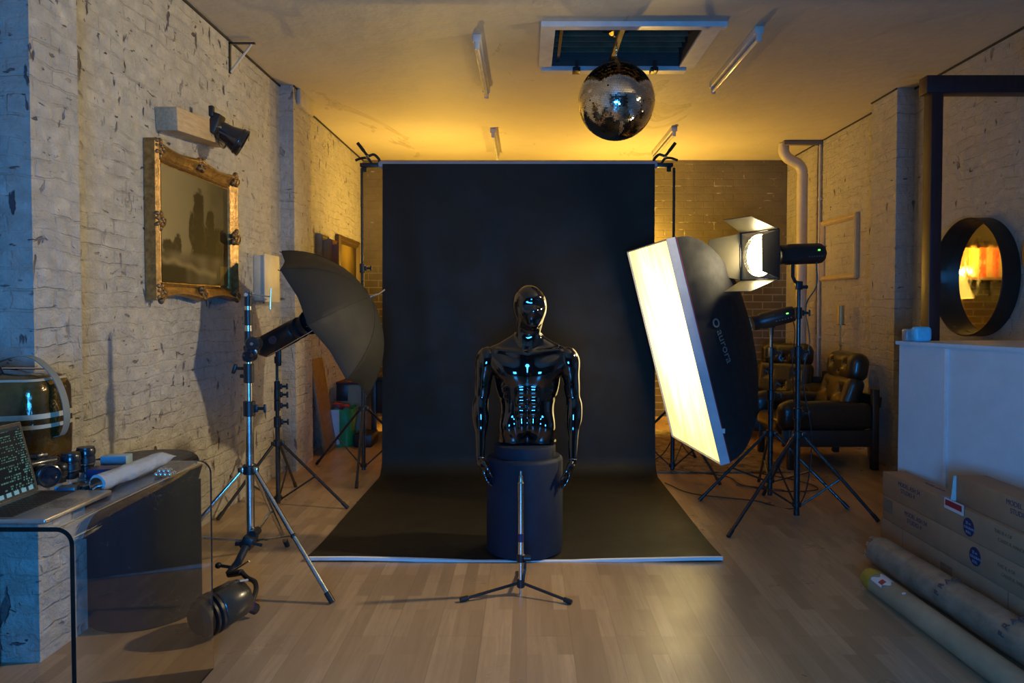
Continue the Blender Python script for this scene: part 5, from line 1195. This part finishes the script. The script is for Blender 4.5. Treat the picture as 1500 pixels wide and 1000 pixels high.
def screen(u, v):
    u = 1-u; c = V((.003, .004, .005)); row = int(v*27); rr = random.Random(row*77+3)
    if v > .95: return V((.012, .016, .018))
    if v < .06: return V((.10, .20, .24))*(1.2 if int(u*28) % 3 else .1)
    on_ = (v*27) % 1 > .5; ln = rr.uniform(.25, .95); ch = noise.noise(V((u*70, row*3.1, 0))) > .02
    if u < .16: return V((.06, .15, .13)) if on_ and ch and u < .15*ln+.02 else c
    if u < .70: return V((.05, .13, .10)) if on_ and ch and (u-.18)/.52 < ln*.7 and row % 4 else c
    if u > .80: return V((.05, .14, .13))*(.5+noise.noise(V((u*26, v*40, 2)))) if v < .62 else (V((.09, .13, .13)) if on_ and ch else c)
    return c
g = G(); g.grid(lambda a, b: hp_+RS @ V((.0005, (a-.5)*(lw-.026), .012+b*.208)), 130, 136); so = obj('screen', g, paint_mat('laptop_screen', .12, 1.0), lid)
ca = so.data.color_attributes.new('paint', 'FLOAT_COLOR', 'POINT')
for j in range(137):
    for i in range(131): c_ = screen(i/130, j/136); ca.data[j*131+i].color = (max(0, c_[0]), max(0, c_[1]), max(0, c_[2]), 1)

# sports bag
t = thing('shoulder_bag', 'shiny dark gold and black shoulder bag with cream stripes on the table', 'bag', (-1.93, 2.72, TZ))
a = SDF((-2.16, 2.52, .82), (-1.68, 2.94, 1.26), .006); ez = .84
a.rbox((-1.93, 2.73, 1.03), (.40, .25, .36), .07, .01).ell((-1.93, 2.73, 1.02), (.205, .15, .19), .04)
a.cut((0, 0, TZ+.002), (0, 0, -1)); g = a.mesh(3)
def bag_mat():
    m, nt, b = nmat('bag_vinyl'); vec = coords(nt); f = noise_n(nt, vec, 7, 4, .6, .6)
    L(nt, ramp(nt, f, [(.4, (.060, .034, .008)), (.62, (.13, .075, .018))]), b.inputs['Base Color']); b.inputs['Roughness'].default_value = .2; b.inputs['Metallic'].default_value = .35; b.inputs['Coat Weight'].default_value = .6
    bump(nt, b, noise_n(nt, vec, 9, 4), .5, .02); return m
CREAMS = M('cream_stripe', (.42, .38, .28), .5); STRAP = M('teal_grey_strap', (.16, .18, .17), .55)
bg = obj('body', g, bag_mat(), t, angle=70)
from mathutils.bvhtree import BVHTree
bv = BVHTree.FromPolygons([V(p) for p in g.v], g.f)
def hug(z, slope, half, mt_, name, lift=.0025):
    vs = []; nn2 = 60
    for k in range(nn2+1):
        a_ = -PI*.95+PI*1.35*k/nn2; o_ = V((-1.93, 2.73, z)); d_ = V((math.cos(a_), math.sin(a_), 0)); row_ = []
        for q in (-1, 1):
            zz = z+q*half+slope*math.cos(a_)*.2; hit = bv.ray_cast(V((o_.x, o_.y, zz))+d_*.6, -d_)[0]; row_.append((hit or V((o_.x, o_.y, zz)))+d_*lift)
        row_ += [row_[1]-d_*.004, row_[0]-d_*.004]; vs += row_
    fs = [(k*4+i, k*4+(i+1) % 4, (k+1)*4+(i+1) % 4, (k+1)*4+i) for k in range(nn2) for i in range(4)]; obj(name, G().add(vs, fs), mt_, bg)
hug(1.055, .02, .009, CREAMS, 'stripe'); hug(1.018, .02, .007, CREAMS, 'stripe'); hug(1.185, .015, .004, CREAMS, 'piping')
def ribbon(pts, w, side, th=.003):
    pts = spline(pts, 8); sd2 = V(side); vs = []
    for p in pts: vs += [p-sd2*w/2, p+sd2*w/2, p+sd2*w/2+V((.002, 0, th)), p-sd2*w/2+V((.002, 0, th))]
    fs = [(k*4+i, k*4+(i+1) % 4, (k+1)*4+(i+1) % 4, (k+1)*4+i) for k in range(len(pts)-1) for i in range(4)]; return G().add(vs, fs)
obj('strap', ribbon([(-2.10, 2.72, 1.225), (-1.98, 2.71, 1.235), (-1.88, 2.70, 1.265), (-1.80, 2.70, 1.262), (-1.73, 2.70, 1.20), (-1.695, 2.70, 1.12), (-1.685, 2.70, 1.04), (-1.70, 2.70, .985), (-1.725, 2.70, .975)], .038, (0, 1, 0)), STRAP, t)
obj('handle', G().tube(spline([(-2.08, 2.68, 1.215), (-2.0, 2.67, 1.25), (-1.92, 2.67, 1.235), (-1.90, 2.67, 1.21)], 6), .009, 8), BLACK, t)
obj('zip', G().tube([(-2.08, 2.74, 1.222), (-1.78, 2.74, 1.222)], .004, 6), STEEL, t)

# cameras, lenses and bits
LENSM = M('lens_black', (.012, .014, .018), .28, coat=.2)
def onT(px, py, z=TZ): return on(px, py, z)
def lens(px, py, h, r, label):
    c = onT(px, py); t = thing('camera_lens', label, 'lens', c, group=None)
    b = obj('barrel', G().lathe([(r*.82, 0), (r*.85, .004), (r*.85, h*.25), (r, h*.30), (r, h*.72), (r*1.08, h*.76), (r*1.08, h*.94), (r*1.0, h)], c, None, 36), LENSM, t)
    obj('rubber_ring', G().lathe([(r*1.0, h*.38), (r*1.04, h*.40), (r*1.04, h*.62), (r*1.0, h*.64)], c, None, 36, False), BLACK, b)
    obj('cap', G().lathe([(r*.98, h), (r*.96, h+.006), (r*.2, h+.007)], c, None, 36), BLACK, t)
    obj('silver_band', G().lathe([(r*1.0, h*.33), (r*1.012, h*.335), (r*1.012, h*.36), (r*1.0, h*.365)], c, None, 36, False), STEEL, b)
lens(104, 700, .085, .030, 'tall standing black lens, right beside the camera')
lens(126, 690, .085, .030, 'standing black lens farther right, behind the dark blue box')
lens(86, 706, .060, .027, 'shorter standing black lens between the camera and the tall lens')
c = onT(62, 712); t = thing('camera', 'black camera body with its lens pointing right beside the laptop screen', 'camera', c)
bd = obj('body', G().box(c+V((-.03, .03, .046)), (.055, .12, .09), Matrix.Rotation(-.3, 3, 'Z'), .014, 3).box(c+V((-.03, .03, .097)), (.04, .05, .022), Matrix.Rotation(-.3, 3, 'Z'), .008, 2), LENSM, t)
ld2 = V((.80, -.60, 0)); Rl = frame_of(ld2); cl = c+V((-.01, .01, .042))
obj('lens', G().lathe([(.030, 0), (.034, .01), (.034, .05), (.038, .055), (.038, .072), (.034, .074), (.030, .068), (.004, .062)], cl, Rl, 36), LENSM, t)
obj('lens_glass', G().lathe([(.029, .066), (.018, .070), (.002, .072)], cl, Rl, 30), M('coated_glass', (.01, .012, .02), .04, coat=1), t)
def card_box(px, py, size, rot, col, label, z=TZ, name='small_box'):
    c = onT(px, py, z); o = obj(name, G().box(c+V((0, 0, size[2]/2)), size, Matrix.Rotation(rot, 3, 'Z'), .003), M(label.split()[0]+'_'+label.split()[1]+'_card', col, .4), loc=c); tag(o, label, 'box'); return o
card_box(155, 697, (.10, .07, .032), .15, (.03, .03, .10), 'dark navy flat box on the table behind the plastic roll')
card_box(171, 681, (.095, .06, .040), .1, (.30, .42, .50), 'pale blue small box near the far edge of the table')
card_box(100, 725, (.055, .045, .030), .2, (.03, .045, .06), 'slate dark small box in front of the lens filters')
for k, (px, py, r) in enumerate(((124, 712, .045), (120, 717, .040))):
    c = onT(px, py); o = obj('lens_filter', G().lathe([(r, 0), (r*1.02, .004), (r, .010), (r*.7, .011)], c+V((0, 0, .0115*(1-k)*0)), None, 40), LENSM, loc=c)
    if k == 0: tag(o, 'flat round black lens cap lying beside the plastic roll', 'lens cap')
    else: bpy.data.objects.remove(o)
c = onT(88, 722); o = obj('plastic_clip', G().box(c+V((0, 0, .012)), (.022, .030, .024), None, .004), M('bright_blue_plastic', (.05, .35, .60), .3), loc=c); tag(o, 'small bright blue clip left of the slate dark small box', 'clip')
# rolled clear plastic sleeve
a0 = onT(142, 722)+V((0, 0, .030)); a1 = onT(238, 683)+V((0, 0, .030)); R = frame_of(a1-a0); Ln = (a1-a0).length
def slv(u, v):
    th = 2*PI*u; rr = .028*(1-.0*v)*(1+.16*noise.noise(V((math.cos(th)*1.5, math.sin(th)*1.5, v*6)))+.06*noise.noise(V((th*3, v*22, 0)))); fl = 1 if v < .86 else 1-(v-.86)/.14*.8
    p = a0+R @ V((math.cos(th)*rr, math.sin(th)*rr*fl, v*Ln*1.12)); p.z = max(p.z, TZ+.002); return p
n, m = 30, 50; vs = [slv(i/n, j/m) for j in range(m+1) for i in range(n)]; fs = [(j*n+i, j*n+(i+1) % n, (j+1)*n+(i+1) % n, (j+1)*n+i) for j in range(m) for i in range(n)]+[tuple(m*n+i for i in range(n)), tuple(range(n))]
def film():
    m, nt, b = nmat('translucent_film'); b.inputs['Base Color'].default_value = (.62, .66, .70, 1); b.inputs['Roughness'].default_value = .22; b.inputs['Transmission Weight'].default_value = .45; b.inputs['IOR'].default_value = 1.2
    bump(nt, b, noise_n(nt, coords(nt), 30, 4), .6, .01); return m
t = thing('plastic_roll', 'clear rolled plastic sleeve lying across the acrylic table', 'plastic roll', a0.lerp(a1, .5)); obj('sleeve', G().add(vs, fs), film(), t, angle=60)
dd = (a1-a0).normalized(); obj('end_ring', G().lathe([(.018, 0), (.022, 0), (.022, .012), (.018, .012)], a0-dd*.004, R, 28), STEEL, t); obj('tail', G().tube([a0-dd*.03+V((0, 0, -.012)), a0+V((0, 0, -.008))], .006, 8), BLACK, t)
# cluster of steel balls
cb = onT(242, 697)
t = thing('magnet_balls', 'cluster of shiny steel balls on the acrylic table', 'metal balls', cb)
for i in range(4):
    for j in range(3):
        obj('ball', G().sphere(cb+V((-.024+i*.0162, -.016+j*.0162, .009)), .008, None, 16, 10), STEEL, t)
for i in range(3):
    for j in range(2): obj('ball', G().sphere(cb+V((-.016+i*.0162, -.008+j*.0162, .0205)), .008, None, 16, 10), STEEL, t)

# ------------------------------------------------------------------ render look
sc = bpy.context.scene
sc.view_settings.view_transform = 'Standard'; sc.view_settings.look = 'None'; sc.view_settings.gamma = 1; sc.view_settings.use_curve_mapping = False
sc.view_settings.exposure = EXPO
sc.cycles.use_denoising = True; sc.cycles.max_bounces = 10; sc.cycles.diffuse_bounces = 5; sc.cycles.transmission_bounces = 8; sc.cycles.sample_clamp_indirect = 6
sc.cycles.caustics_reflective = False; sc.cycles.caustics_refractive = False
